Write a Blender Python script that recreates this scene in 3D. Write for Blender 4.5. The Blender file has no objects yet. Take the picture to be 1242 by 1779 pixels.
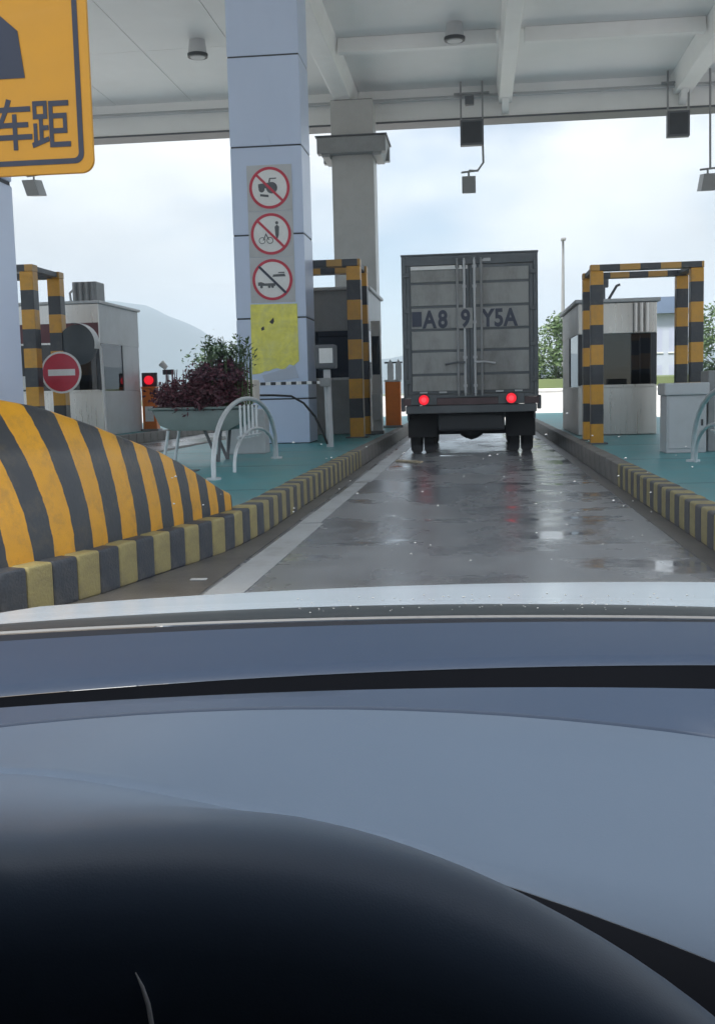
import bpy, bmesh, math, random
from mathutils import Vector, Matrix
random.seed(7)
PI = math.pi
S = bpy.context.scene
COL = S.collection

# ------------------------------------------------------------------ camera
cam_d = bpy.data.cameras.new('camera')
cam = bpy.data.objects.new('camera', cam_d); COL.objects.link(cam)
cam.matrix_world = Matrix(((0.99399006, 0.01301016, 0.10869453, 0.0),
                           (0.10662116, 0.11000183, -0.9881961, 0.0),
                           (-0.02481319, 0.99384623, 0.10795357, 1.12),
                           (0, 0, 0, 1)))
cam_d.sensor_fit = 'VERTICAL'; cam_d.sensor_height = 24.0
cam_d.lens = 1900.0 / 1779.0 * 24.0
cam_d.clip_start = 0.03; cam_d.clip_end = 9000
S.camera = cam

# ------------------------------------------------------------------ sky, sun, exposure
SUN_EL, SUN_AZ = math.radians(60), math.radians(205)     # behind-left of the car, veiled by cloud
world = bpy.data.worlds.new('World'); S.world = world; world.use_nodes = True
def build_world():
    nt = world.node_tree; N = nt.nodes; L = nt.links
    bg = N['Background']; bg.inputs['Strength'].default_value = 0.055
    sky = N.new('ShaderNodeTexSky'); sky.sky_type = 'NISHITA'; sky.sun_disc = False
    sky.sun_elevation = SUN_EL; sky.sun_rotation = SUN_AZ
    sky.air_density = 1.0; sky.dust_density = 0.3; sky.ozone_density = 3.0
    tc = N.new('ShaderNodeTexCoord')
    mp = N.new('ShaderNodeMapping'); mp.inputs['Scale'].default_value = (1.0, 1.0, 1.9)
    mp.inputs['Location'].default_value = (-3.27, 0.49, 2.03)
    n1 = N.new('ShaderNodeTexNoise'); n1.inputs['Scale'].default_value = 2.3; n1.inputs['Detail'].default_value = 5
    n1.inputs['Roughness'].default_value = 0.5
    cr = N.new('ShaderNodeValToRGB')
    cr.color_ramp.elements[0].position = 0.43; cr.color_ramp.elements[0].color = (0.12, 0.12, 0.12, 1)
    cr.color_ramp.elements[1].position = 0.56; cr.color_ramp.elements[1].color = (1, 1, 1, 1)
    mix = N.new('ShaderNodeMixRGB'); mix.inputs['Color2'].default_value = (1, 1, 1, 1)
    L.new(tc.outputs['Generated'], mp.inputs['Vector']); L.new(mp.outputs['Vector'], n1.inputs['Vector'])
    L.new(n1.outputs['Fac'], cr.inputs['Fac']); L.new(cr.outputs['Color'], mix.inputs['Fac'])
    # cloud deck: the standard overcast luminance (1 + 2 sin elevation) / 3, with soft grey mottling
    sp = N.new('ShaderNodeSeparateXYZ'); L.new(tc.outputs['Generated'], sp.inputs['Vector'])
    cl = N.new('ShaderNodeMath'); cl.operation = 'MAXIMUM'; cl.inputs[1].default_value = 0.0; L.new(sp.outputs['Z'], cl.inputs[0])
    ov = N.new('ShaderNodeMath'); ov.operation = 'MULTIPLY_ADD'; ov.inputs[1].default_value = 2.0; ov.inputs[2].default_value = 1.0; L.new(cl.outputs[0], ov.inputs[0])
    n2 = N.new('ShaderNodeTexNoise'); n2.inputs['Scale'].default_value = 5.0; n2.inputs['Detail'].default_value = 6; L.new(mp.outputs['Vector'], n2.inputs['Vector'])
    mr = N.new('ShaderNodeMapRange'); mr.inputs['From Min'].default_value = 0.3; mr.inputs['From Max'].default_value = 0.7; mr.inputs['To Min'].default_value = 0.76; mr.inputs['To Max'].default_value = 1.16
    L.new(n2.outputs['Fac'], mr.inputs['Value'])
    mu = N.new('ShaderNodeMath'); mu.operation = 'MULTIPLY'; L.new(ov.outputs[0], mu.inputs[0]); L.new(mr.outputs['Result'], mu.inputs[1])
    vm = N.new('ShaderNodeVectorMath'); vm.operation = 'SCALE'; vm.inputs[0].default_value = (6.4, 6.45, 6.5); L.new(mu.outputs[0], vm.inputs['Scale'])
    L.new(vm.outputs['Vector'], mix.inputs['Color2'])
    L.new(sky.outputs['Color'], mix.inputs['Color1']); L.new(mix.outputs['Color'], bg.inputs['Color'])
build_world()
sd = bpy.data.lights.new('sun', 'SUN'); sd.energy = 3.0; sd.angle = math.radians(11); sd.color = (1.0, 0.96, 0.9)
sun = bpy.data.objects.new('sun', sd); COL.objects.link(sun)
dv = Vector((math.sin(SUN_AZ) * math.cos(SUN_EL), math.cos(SUN_AZ) * math.cos(SUN_EL), math.sin(SUN_EL)))
sun.rotation_euler = dv.to_track_quat('Z', 'Y').to_euler()
S.view_settings.view_transform = 'Standard'; S.view_settings.look = 'None'
S.view_settings.exposure = 1.35; S.view_settings.gamma = 1; S.view_settings.use_curve_mapping = False
S.cycles.max_bounces = 8; S.cycles.diffuse_bounces = 5; S.cycles.transparent_max_bounces = 12
S.cycles.sample_clamp_indirect = 6.0; S.cycles.caustics_reflective = False; S.cycles.caustics_refractive = False

# ------------------------------------------------------------------ helpers
class MB:
    """collects shapes in world coordinates; build() links them as one mesh object"""
    def __init__(s): s.v = []; s.f = []; s.m = []; s.uv = None
    def add(s, vs, fs, mi=0):
        b = len(s.v); s.v += [tuple(q) for q in vs]
        s.f += [tuple(b + i for i in f) for f in fs]; s.m += [mi] * len(fs); return s
    def box(s, x0, x1, y0, y1, z0, z1, mi=0):
        return s.add([(x, y, z) for x in (x0, x1) for y in (y0, y1) for z in (z0, z1)],
                     [(0, 1, 3, 2), (4, 6, 7, 5), (0, 4, 5, 1), (2, 3, 7, 6), (0, 2, 6, 4), (1, 5, 7, 3)], mi)
    def tube(s, path, r, n=10, mi=0, caps=True):
        path = [Vector(q) for q in path]; rs = r if isinstance(r, (list, tuple)) else [r] * len(path)
        vs = []; fs = []; prev = None
        for i, q in enumerate(path):
            t = (path[min(i + 1, len(path) - 1)] - path[max(i - 1, 0)]).normalized()
            a = prev if prev is not None else (Vector((0, 0, 1)) if abs(t.z) < 0.9 else Vector((1, 0, 0)))
            u = (a - a.dot(t) * t).normalized(); w = t.cross(u); prev = u
            vs += [q + rs[i] * (math.cos(2 * PI * k / n) * u + math.sin(2 * PI * k / n) * w) for k in range(n)]
        for i in range(len(path) - 1):
            fs += [(i * n + k, i * n + (k + 1) % n, (i + 1) * n + (k + 1) % n, (i + 1) * n + k) for k in range(n)]
        if caps: fs += [tuple(range(n))[::-1], tuple((len(path) - 1) * n + k for k in range(n))]
        return s.add(vs, fs, mi)
    def cyl(s, a, b, r0, r1=None, n=16, mi=0): return s.tube([a, b], [r0, r0 if r1 is None else r1], n, mi)
    def prism(s, pts, y0, y1, mi=0):
        """polygon in (x,z), extruded along y"""
        n = len(pts); vs = [(x, y0, z) for x, z in pts] + [(x, y1, z) for x, z in pts]
        return s.add(vs, [tuple(range(n)), tuple(range(2 * n - 1, n - 1, -1))] +
                     [(i, i + n, (i + 1) % n + n, (i + 1) % n) for i in range(n)], mi)
    def prismx(s, pts, x0, x1, mi=0):
        """polygon in (y,z), extruded along x"""
        n = len(pts); vs = [(x0, y, z) for y, z in pts] + [(x1, y, z) for y, z in pts]
        return s.add(vs, [tuple(range(n)), tuple(range(2 * n - 1, n - 1, -1))] +
                     [(i, i + n, (i + 1) % n + n, (i + 1) % n) for i in range(n)], mi)
    def slab(s, pts, z0, z1, mi=0):
        n = len(pts); vs = [(x, y, z0) for x, y in pts] + [(x, y, z1) for x, y in pts]
        return s.add(vs, [tuple(range(n)), tuple(range(2 * n - 1, n - 1, -1))] +
                     [(i, i + n, (i + 1) % n + n, (i + 1) % n) for i in range(n)], mi)
    def grid(s, rows, mi=0, closed=False):
        n = len(rows[0]); vs = [q for r in rows for q in r]
        return s.add(vs, [(i * n + k, i * n + k + 1, (i + 1) * n + k + 1, (i + 1) * n + k)
                          for i in range(len(rows) - 1) for k in range(n - 1)], mi)
    def ring(s, c, ro, ri, y0, y1, n=40, mi=0):
        """flat ring facing -y"""
        cx, cz = c; vs = []
        for r, y in ((ro, y0), (ri, y0), (ri, y1), (ro, y1)):
            vs += [(cx + r * math.cos(2 * PI * k / n), y, cz + r * math.sin(2 * PI * k / n)) for k in range(n)]
        fs = []
        for a in range(4):
            b = (a + 1) % 4
            fs += [(a * n + k, a * n + (k + 1) % n, b * n + (k + 1) % n, b * n + k) for k in range(n)]
        return s.add(vs, fs, mi)
    def disc(s, c, r, y0, y1, n=40, mi=0):
        return s.prism([(c[0] + r * math.cos(2 * PI * k / n), c[1] + r * math.sin(2 * PI * k / n)) for k in range(n)], y0, y1, mi)
    def build(s, name, mat, parent=None, smooth=False, bevel=0.0, seg=2, base=None, recalc=True):
        o3 = Vector(base) if base is not None else Vector((0, 0, 0))
        if parent is not None: o3 = wloc(parent)
        me = bpy.data.meshes.new(name)
        me.from_pydata([tuple(Vector(q) - o3) for q in s.v], [], s.f)
        mats = mat if isinstance(mat, (list, tuple)) else [mat]
        for m in mats: me.materials.append(m)
        if len(mats) > 1: me.polygons.foreach_set('material_index', s.m)
        bm = bmesh.new(); bm.from_mesh(me)
        if recalc: bmesh.ops.recalc_face_normals(bm, faces=bm.faces)
        if bevel > 0:
            ed = [e for e in bm.edges if len(e.link_faces) == 2 and e.calc_face_angle(0) > 0.6]
            bmesh.ops.bevel(bm, geom=ed, offset=bevel, segments=seg, affect='EDGES', profile=0.6, clamp_overlap=True)
        bm.to_mesh(me); bm.free()
        if smooth:
            me.polygons.foreach_set('use_smooth', [True] * len(me.polygons))
            try: me.set_sharp_from_angle(angle=math.radians(40))
            except Exception: pass
        o = bpy.data.objects.new(name, me); COL.objects.link(o)
        if parent is not None: o.parent = parent
        elif base is not None: o.location = o3
        return o
def wloc(o):
    v = Vector((0, 0, 0))
    while o is not None: v += o.location; o = o.parent
    return v
def thing(name, label, cat, loc=(0, 0, 0), group=None):
    o = bpy.data.objects.new(name, None); COL.objects.link(o); o.location = loc
    o.empty_display_size = 0.2
    o['label'] = label; o['category'] = cat
    if group: o['group'] = group
    return o
def tag(o, label, cat, group=None):
    o['label'] = label; o['category'] = cat
    if group: o['group'] = group
    return o
def struct(o): o['kind'] = 'structure'; return o
def stuff(o): o['kind'] = 'stuff'; return o
def BX(*a): return MB().box(*a)
def part(name, mat, parent, *a, bevel=0.0, smooth=False): return MB().box(*a).build(name, mat, parent, smooth, bevel)

# ------------------------------------------------------------------ materials
def mat(name, col, rough=0.5, var=0.12, scale=3.0, metal=0.0, bump=0.0, bscale=60.0, spec=0.5, dirt=None, dirt_amt=0.0, dirt_scale=1.2, emit=None, estr=0.0, stretch=(1, 1, 1), rvar=0.12):
    m = bpy.data.materials.new(name); m.use_nodes = True
    nt = m.node_tree; N = nt.nodes; L = nt.links; b = N['Principled BSDF']
    b.inputs['Metallic'].default_value = metal; b.inputs['Specular IOR Level'].default_value = spec
    tc = N.new('ShaderNodeTexCoord'); mp = N.new('ShaderNodeMapping'); mp.inputs['Scale'].default_value = stretch
    L.new(tc.outputs['Object'], mp.inputs['Vector'])
    n = N.new('ShaderNodeTexNoise'); n.inputs['Scale'].default_value = scale; n.inputs['Detail'].default_value = 6; n.inputs['Roughness'].default_value = 0.65
    L.new(mp.outputs['Vector'], n.inputs['Vector'])
    r = N.new('ShaderNodeValToRGB')
    r.color_ramp.elements[0].position = 0.3; r.color_ramp.elements[1].position = 0.7
    r.color_ramp.elements[0].color = tuple(c * (1 - var) for c in col) + (1,)
    r.color_ramp.elements[1].color = tuple(min(1, c * (1 + var)) for c in col) + (1,)
    L.new(n.outputs['Fac'], r.inputs['Fac']); out = r.outputs['Color']
    if dirt:
        d = N.new('ShaderNodeTexNoise'); d.inputs['Scale'].default_value = dirt_scale; d.inputs['Detail'].default_value = 8; d.inputs['Roughness'].default_value = 0.7
        L.new(mp.outputs['Vector'], d.inputs['Vector'])
        dr = N.new('ShaderNodeValToRGB'); dr.color_ramp.elements[0].position = 0.45; dr.color_ramp.elements[1].position = 0.7
        dr.color_ramp.elements[1].color = (dirt_amt, dirt_amt, dirt_amt, 1); dr.color_ramp.elements[0].color = (0, 0, 0, 1)
        L.new(d.outputs['Fac'], dr.inputs['Fac'])
        mx = N.new('ShaderNodeMixRGB'); mx.inputs['Color2'].default_value = tuple(dirt) + (1,)
        L.new(dr.outputs['Color'], mx.inputs['Fac']); L.new(out, mx.inputs['Color1']); out = mx.outputs['Color']
    L.new(out, b.inputs['Base Color'])
    rm = N.new('ShaderNodeMapRange'); rm.inputs['To Min'].default_value = max(0.02, rough - rvar); rm.inputs['To Max'].default_value = min(1, rough + rvar)
    L.new(n.outputs['Fac'], rm.inputs['Value']); L.new(rm.outputs['Result'], b.inputs['Roughness'])
    if bump:
        n2 = N.new('ShaderNodeTexNoise'); n2.inputs['Scale'].default_value = bscale; n2.inputs['Detail'].default_value = 4
        L.new(mp.outputs['Vector'], n2.inputs['Vector'])
        bp = N.new('ShaderNodeBump'); bp.inputs['Strength'].default_value = bump; bp.inputs['Distance'].default_value = 0.02
        L.new(n2.outputs['Fac'], bp.inputs['Height']); L.new(bp.outputs['Normal'], b.inputs['Normal'])
    if emit:
        b.inputs['Emission Color'].default_value = tuple(emit) + (1,); b.inputs['Emission Strength'].default_value = estr
    return m
def stripes(name, ca, cb, period, duty=0.5, phase=0.0, axis='Z', uv=False, rough=0.45, wob=0.02, dirt=(0.16, 0.14, 0.11), dirt_amt=0.35, chips=0.25):
    m = mat(name, ca, rough, 0.08, 6.0, bump=0.15, bscale=40)
    nt = m.node_tree; N = nt.nodes; L = nt.links; b = N['Principled BSDF']
    tc = N.new('ShaderNodeTexCoord'); sp = N.new('ShaderNodeSeparateXYZ')
    if uv: L.new(tc.outputs['UV'], sp.inputs['Vector'])
    else: L.new(tc.outputs['Object'], sp.inputs['Vector'])
    nw = N.new('ShaderNodeTexNoise'); nw.inputs['Scale'].default_value = 9; nw.inputs['Detail'].default_value = 5
    L.new(tc.outputs['Object'], nw.inputs['Vector'])
    a1 = N.new('ShaderNodeMath'); a1.operation = 'MULTIPLY_ADD'; a1.inputs[1].default_value = wob; L.new(nw.outputs['Fac'], a1.inputs[0]); L.new(sp.outputs[axis], a1.inputs[2])
    a2 = N.new('ShaderNodeMath'); a2.operation = 'ADD'; a2.inputs[1].default_value = phase - wob * 0.5; L.new(a1.outputs[0], a2.inputs[0])
    a3 = N.new('ShaderNodeMath'); a3.operation = 'DIVIDE'; a3.inputs[1].default_value = period; L.new(a2.outputs[0], a3.inputs[0])
    a4 = N.new('ShaderNodeMath'); a4.operation = 'FRACT'; L.new(a3.outputs[0], a4.inputs[0])
    a5 = N.new('ShaderNodeMath'); a5.operation = 'GREATER_THAN'; a5.inputs[1].default_value = duty; L.new(a4.outputs[0], a5.inputs[0])
    prev = b.inputs['Base Color'].links[0].from_socket
    mx = N.new('ShaderNodeMixRGB'); mx.inputs['Color2'].default_value = tuple(cb) + (1,)
    L.new(a5.outputs[0], mx.inputs['Fac']); L.new(prev, mx.inputs['Color1'])
    d = N.new('ShaderNodeTexNoise'); d.inputs['Scale'].default_value = 5; d.inputs['Detail'].default_value = 9; d.inputs['Roughness'].default_value = 0.75
    L.new(tc.outputs['Object'], d.inputs['Vector'])
    dr = N.new('ShaderNodeValToRGB'); dr.color_ramp.elements[0].position = 0.5; dr.color_ramp.elements[1].position = 0.75
    dr.color_ramp.elements[1].color = (dirt_amt,) * 3 + (1,)
    dr.color_ramp.elements[0].color = (0, 0, 0, 1)
    L.new(d.outputs['Fac'], dr.inputs['Fac'])
    m2 = N.new('ShaderNodeMixRGB'); m2.inputs['Color2'].default_value = tuple(dirt) + (1,)
    L.new(dr.outputs['Color'], m2.inputs['Fac']); L.new(mx.outputs['Color'], m2.inputs['Color1']); L.new(m2.outputs['Color'], b.inputs['Base Color'])
    return m
def road_mat():
    m = bpy.data.materials.new('wet_road'); m.use_nodes = True
    nt = m.node_tree; N = nt.nodes; L = nt.links; b = N['Principled BSDF']
    tc = N.new('ShaderNodeTexCoord')
    def noise(sc, det, st, ro=0.6):
        mp = N.new('ShaderNodeMapping'); mp.inputs['Scale'].default_value = st; L.new(tc.outputs['Object'], mp.inputs['Vector'])
        n = N.new('ShaderNodeTexNoise'); n.inputs['Scale'].default_value = sc; n.inputs['Detail'].default_value = det; n.inputs['Roughness'].default_value = ro
        L.new(mp.outputs['Vector'], n.inputs['Vector']); return n.outputs['Fac']
    def ramp(f, p0, p1, c0, c1):
        r = N.new('ShaderNodeValToRGB'); r.color_ramp.elements[0].position = p0; r.color_ramp.elements[1].position = p1
        r.color_ramp.elements[0].color = c0; r.color_ramp.elements[1].color = c1; L.new(f, r.inputs['Fac']); return r.outputs['Color']
    g4 = lambda v: (v, v, v, 1)
    wet = ramp(noise(0.55, 5, (1.1, 0.55, 1)), 0.38, 0.56, g4(0), g4(1))       # film of water in patches
    sx = N.new('ShaderNodeSeparateXYZ'); L.new(tc.outputs['Object'], sx.inputs['Vector'])
    fall = N.new('ShaderNodeMapRange'); fall.inputs['From Min'].default_value = 0.0; fall.inputs['From Max'].default_value = 1.3; fall.inputs['To Max'].default_value = 0.13; L.new(sx.outputs['X'], fall.inputs['Value'])   # the lane drains to its right gutter
    pa = N.new('ShaderNodeMath'); pa.operation = 'ADD'; L.new(noise(1.1, 5, (1.0, 1.5, 1), 0.6), pa.inputs[0]); L.new(fall.outputs['Result'], pa.inputs[1])
    pud = ramp(pa.outputs[0], 0.575, 0.70, g4(0), g4(1))     # standing water
    grain = ramp(noise(60, 5, (1, 1, 1), 0.7), 0.3, 0.75, (0.30, 0.31, 0.325, 1), (0.40, 0.41, 0.425, 1))
    track = ramp(noise(0.9, 6, (1.6, 0.15, 1)), 0.4, 0.65, g4(0), g4(0.5))
    m1 = N.new('ShaderNodeMixRGB'); m1.inputs['Color2'].default_value = (0.215, 0.222, 0.232, 1); L.new(track, m1.inputs['Fac']); L.new(grain, m1.inputs['Color1'])
    m2 = N.new('ShaderNodeMixRGB'); m2.blend_type = 'MULTIPLY'; m2.inputs['Color2'].default_value = (0.62, 0.62, 0.64, 1); L.new(wet, m2.inputs['Fac']); L.new(m1.outputs['Color'], m2.inputs['Color1'])
    L.new(m2.outputs['Color'], b.inputs['Base Color'])
    rg = N.new('ShaderNodeMapRange'); rg.inputs['To Min'].default_value = 0.42; rg.inputs['To Max'].default_value = 0.2; L.new(wet, rg.inputs['Value'])
    r2 = N.new('ShaderNodeMixRGB'); r2.inputs['Color2'].default_value = g4(0.05); L.new(pud, r2.inputs['Fac']); L.new(rg.outputs['Result'], r2.inputs['Color1'])
    L.new(r2.outputs['Color'], b.inputs['Roughness'])
    hb = N.new('ShaderNodeMath'); hb.operation = 'SUBTRACT'; hb.inputs[0].default_value = 1.0; L.new(pud, hb.inputs[1])
    h2 = N.new('ShaderNodeMath'); h2.operation = 'MULTIPLY'; L.new(hb.outputs[0], h2.inputs[0]); L.new(noise(90, 4, (1, 1, 1)), h2.inputs[1])
    bp = N.new('ShaderNodeBump'); bp.inputs['Strength'].default_value = 0.2; bp.inputs['Distance'].default_value = 0.005
    L.new(h2.outputs[0], bp.inputs['Height']); L.new(bp.outputs['Normal'], b.inputs['Normal'])
    b.inputs['Specular IOR Level'].default_value = 0.5
    return m
def glass_mat(name, tint=(0.95, 0.98, 0.97), f0=0.045, rough=0.0, pw=5.0):
    m = bpy.data.materials.new(name); m.use_nodes = True
    nt = m.node_tree; N = nt.nodes; L = nt.links
    N.remove(N['Principled BSDF']); out = N['Material Output']
    t = N.new('ShaderNodeBsdfTransparent'); t.inputs['Color'].default_value = tuple(tint) + (1,)
    g = N.new('ShaderNodeBsdfGlossy'); g.inputs['Roughness'].default_value = rough
    lw = N.new('ShaderNodeLayerWeight'); lw.inputs['Blend'].default_value = 0.5
    p = N.new('ShaderNodeMath'); p.operation = 'POWER'; p.inputs[1].default_value = pw; L.new(lw.outputs['Facing'], p.inputs[0])
    q = N.new('ShaderNodeMath'); q.operation = 'MULTIPLY_ADD'; q.inputs[1].default_value = 1 - f0; q.inputs[2].default_value = f0; L.new(p.outputs[0], q.inputs[0])
    mx = N.new('ShaderNodeMixShader'); L.new(q.outputs[0], mx.inputs[0]); L.new(t.outputs[0], mx.inputs[1]); L.new(g.outputs[0], mx.inputs[2])
    L.new(mx.outputs[0], out.inputs['Surface']); return m
def leaf_mat(name, c1, c2, rough=0.55):
    m = mat(name, c1, rough, 0.3, 1.5)
    N = m.node_tree.nodes; L = m.node_tree.links; b = N['Principled BSDF']
    gi = N.new('ShaderNodeNewGeometry'); mx = N.new('ShaderNodeMixRGB'); mx.inputs['Color2'].default_value = tuple(c2) + (1,)
    prev = b.inputs['Base Color'].links[0].from_socket
    L.new(gi.outputs['Random Per Island'], mx.inputs['Fac']); L.new(prev, mx.inputs['Color1']); L.new(mx.outputs['Color'], b.inputs['Base Color'])
    b.inputs['Subsurface Weight'].default_value = 0.0
    return m

YEL, BLK = (0.62, 0.30, 0.03), (0.036, 0.039, 0.046)
M = {}
M['road'] = road_mat()
M['far_road'] = mat('pale_concrete', (0.50, 0.475, 0.45), 0.45, 0.12, 0.6, bump=0.1)
M['ground'] = mat('grassland', (0.10, 0.13, 0.05), 0.9, 0.35, 0.05)
M['line'] = mat('white_road_paint', (0.62, 0.64, 0.66), 0.4, 0.08, 5, dirt=(0.22, 0.21, 0.2), dirt_amt=0.55, dirt_scale=2.5, bump=0.2)
M['gutter'] = mat('gutter_concrete', (0.17, 0.155, 0.14), 0.45, 0.25, 4, bump=0.3, dirt=(0.07, 0.065, 0.06), dirt_amt=0.7)
M['teal'] = mat('teal_floor_paint', (0.062, 0.29, 0.315), 0.42, 0.14, 2.0, bump=0.15, dirt=(0.14, 0.27, 0.28), dirt_amt=0.8, dirt_scale=1.5)
M['kerb_y'] = mat('kerb_yellow', (0.42, 0.345, 0.14), 0.6, 0.18, 9, bump=0.4, dirt=(0.16, 0.13, 0.09), dirt_amt=0.75, dirt_scale=5)
M['kerb_b'] = mat('kerb_black', (0.06, 0.066, 0.078), 0.55, 0.2, 9, bump=0.4, dirt=(0.17, 0.15, 0.13), dirt_amt=0.55, dirt_scale=5)
M['kerb_yd'] = mat('kerb_yellow_worn', (0.37, 0.31, 0.14), 0.6, 0.2, 9, bump=0.4, dirt=(0.15, 0.13, 0.095), dirt_amt=0.75, dirt_scale=4)
M['kerb_bd'] = mat('kerb_black_worn', (0.085, 0.085, 0.088), 0.55, 0.2, 9, bump=0.4, dirt=(0.15, 0.135, 0.115), dirt_amt=0.75, dirt_scale=4)
M['kerb_c'] = mat('kerb_concrete', (0.20, 0.185, 0.165), 0.6, 0.2, 6, bump=0.4, dirt=(0.07, 0.065, 0.06), dirt_amt=0.7, dirt_scale=3)
M['nose'] = stripes('nose_stripes', (0.80, 0.375, 0.012), (0.046, 0.049, 0.056), 1.0, 0.5, 0.0, 'X', uv=True, wob=0.09, rough=0.42, dirt_amt=0.5, dirt=(0.17, 0.13, 0.07))
M['post'] = stripes('post_stripes', YEL, BLK, 0.60, 0.5, 0.0, 'Z', rough=0.4, wob=0.0)
M['post_tall'] = stripes('tall_post_stripes', YEL, BLK, 0.76, 0.5, 0.0, 'Z', rough=0.4, wob=0.0)
M['beam_st'] = stripes('beam_stripes', (0.05, 0.052, 0.058), (0.5, 0.27, 0.06), 0.6, 0.5, 0.1, 'X', rough=0.4, wob=0.0)
M['arm_st'] = stripes('arm_stripes', (0.75, 0.75, 0.75), (0.03, 0.03, 0.035), 0.17, 0.5, 0.0, 'X', rough=0.4, wob=0.0)
M['ceil'] = mat('ceiling_white', (0.86, 0.86, 0.86), 0.55, 0.04, 0.5, dirt=(0.74, 0.73, 0.72), dirt_amt=0.35, dirt_scale=0.3)
M['beam'] = mat('beam_white', (0.88, 0.875, 0.87), 0.5, 0.04, 1.0, dirt=(0.76, 0.75, 0.73), dirt_amt=0.3)
M['clad'] = mat('column_cladding', (0.54, 0.62, 0.80), 0.32, 0.04, 0.8, metal=0.0, spec=0.6, dirt=(0.45, 0.53, 0.71), dirt_amt=0.35, dirt_scale=0.9, stretch=(1, 1, 0.3))
M['clad_g'] = mat('rear_column_paint', (0.46, 0.455, 0.45), 0.4, 0.05, 1.0, dirt=(0.3, 0.29, 0.28), dirt_amt=0.4)
M['joint'] = mat('dark_joint', (0.05, 0.055, 0.065), 0.7, 0.1)
M['steel'] = mat('brushed_steel', (0.55, 0.53, 0.51), 0.3, 0.04, 3, metal=0.85, stretch=(8, 8, 0.4), dirt=(0.42, 0.40, 0.38), dirt_amt=0.25)
M['galv'] = mat('galvanised_steel', (0.62, 0.65, 0.67), 0.4, 0.1, 8, metal=0.3)
M['dark'] = mat('dark_metal', (0.035, 0.038, 0.043), 0.5, 0.15, 5)
M['dgrey'] = mat('dark_grey_paint', (0.10, 0.105, 0.115), 0.5, 0.12, 4)
M['mgrey'] = mat('mid_grey_paint', (0.27, 0.275, 0.28), 0.5, 0.1, 3, dirt=(0.16, 0.15, 0.14), dirt_amt=0.4)
M['lgrey'] = mat('light_grey_paint', (0.5, 0.51, 0.53), 0.45, 0.07, 3, dirt=(0.34, 0.33, 0.32), dirt_amt=0.4)
M['white'] = mat('white_paint', (0.78, 0.78, 0.78), 0.45, 0.05, 3, dirt=(0.5, 0.48, 0.45), dirt_amt=0.35)
M['beige'] = mat('beige_panel', (0.72, 0.66, 0.60), 0.45, 0.06, 2, dirt=(0.5, 0.44, 0.38), dirt_amt=0.35)
M['red'] = mat('sign_red', (0.52, 0.03, 0.06), 0.45, 0.08, 5)
M['signy'] = mat('sign_yellow', (0.68, 0.32, 0.02), 0.55, 0.05, 2, dirt=(0.55, 0.29, 0.05), dirt_amt=0.3)
M['signk'] = mat('sign_blue_black', (0.035, 0.042, 0.07), 0.45, 0.1, 4)
M['notice'] = mat('faded_yellow_paper', (0.82, 0.76, 0.15), 0.7, 0.16, 7, dirt=(0.58, 0.58, 0.36), dirt_amt=0.5, dirt_scale=4)
M['orange'] = mat('orange_paint', (0.78, 0.20, 0.025), 0.4, 0.08, 4, dirt=(0.4, 0.14, 0.05), dirt_amt=0.3)
M['rubber'] = mat('black_rubber', (0.022, 0.022, 0.024), 0.75, 0.2, 8)
M['truck'] = mat('truck_grey', (0.32, 0.323, 0.315), 0.5, 0.08, 2, dirt=(0.13, 0.125, 0.115), dirt_amt=0.85, dirt_scale=1.4, stretch=(1, 1, 0.4), bump=0.1)
M['patch'] = mat('repainted_grey', (0.33, 0.335, 0.33), 0.5, 0.12, 6, dirt=(0.17, 0.165, 0.155), dirt_amt=0.7, dirt_scale=3)
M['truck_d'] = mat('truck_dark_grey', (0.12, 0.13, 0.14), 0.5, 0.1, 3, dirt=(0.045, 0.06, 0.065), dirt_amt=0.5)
M['maroon'] = mat('maroon_red_paint', (0.12, 0.03, 0.035), 0.5, 0.15, 5)
M['sill'] = mat('dull_maroon_steel', (0.10, 0.062, 0.066), 0.5, 0.2, 6)
M['window'] = mat('dark_window', (0.02, 0.026, 0.03), 0.06, 0.1, 2, spec=0.6, rvar=0.02)
M['pane'] = glass_mat('booth_glass', (0.14, 0.17, 0.185), 0.07)
M['redlamp'] = mat('red_lamp_lit', (0.6, 0.01, 0.02), 0.3, 0.02, emit=(1.0, 0.01, 0.03), estr=0.32)
M['redlamp_core'] = mat('red_lamp_core_lit', (0.8, 0.05, 0.05), 0.3, 0.02, emit=(1.0, 0.02, 0.03), estr=1.3)
M['bark'] = mat('bark', (0.09, 0.07, 0.05), 0.9, 0.3, 10, bump=0.5)
M['leaf_g'] = leaf_mat('green_leaves', (0.05, 0.10, 0.03), (0.11, 0.17, 0.06))
M['leaf_d'] = leaf_mat('dark_green_leaves', (0.03, 0.065, 0.03), (0.06, 0.11, 0.045))
M['leaf_m'] = leaf_mat('maroon_leaves', (0.075, 0.022, 0.034), (0.14, 0.04, 0.055))
M['hill'] = mat('wooded_hill', (0.03, 0.055, 0.06), 0.95, 0.25, 0.02)
M['soil'] = mat('soil', (0.06, 0.045, 0.035), 0.95, 0.3, 20)
M['trough'] = mat('grey_green_trough', (0.20, 0.245, 0.235), 0.45, 0.1, 4, dirt=(0.16, 0.17, 0.16), dirt_amt=0.5)
M['roof_b'] = mat('blue_roof', (0.14, 0.19, 0.29), 0.5, 0.08, 1)
M['pwall'] = mat('pale_blue_wall', (0.46, 0.50, 0.60), 0.6, 0.06, 0.8)
M['shutter'] = mat('lavender_shutter', (0.42, 0.45, 0.58), 0.5, 0.06)
M['wood'] = mat('pale_wood', (0.6, 0.5, 0.34), 0.6, 0.2, 12)
M['mirror'] = mat('mirror_back', (0.045, 0.055, 0.062), 0.35, 0.1, 4)

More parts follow.
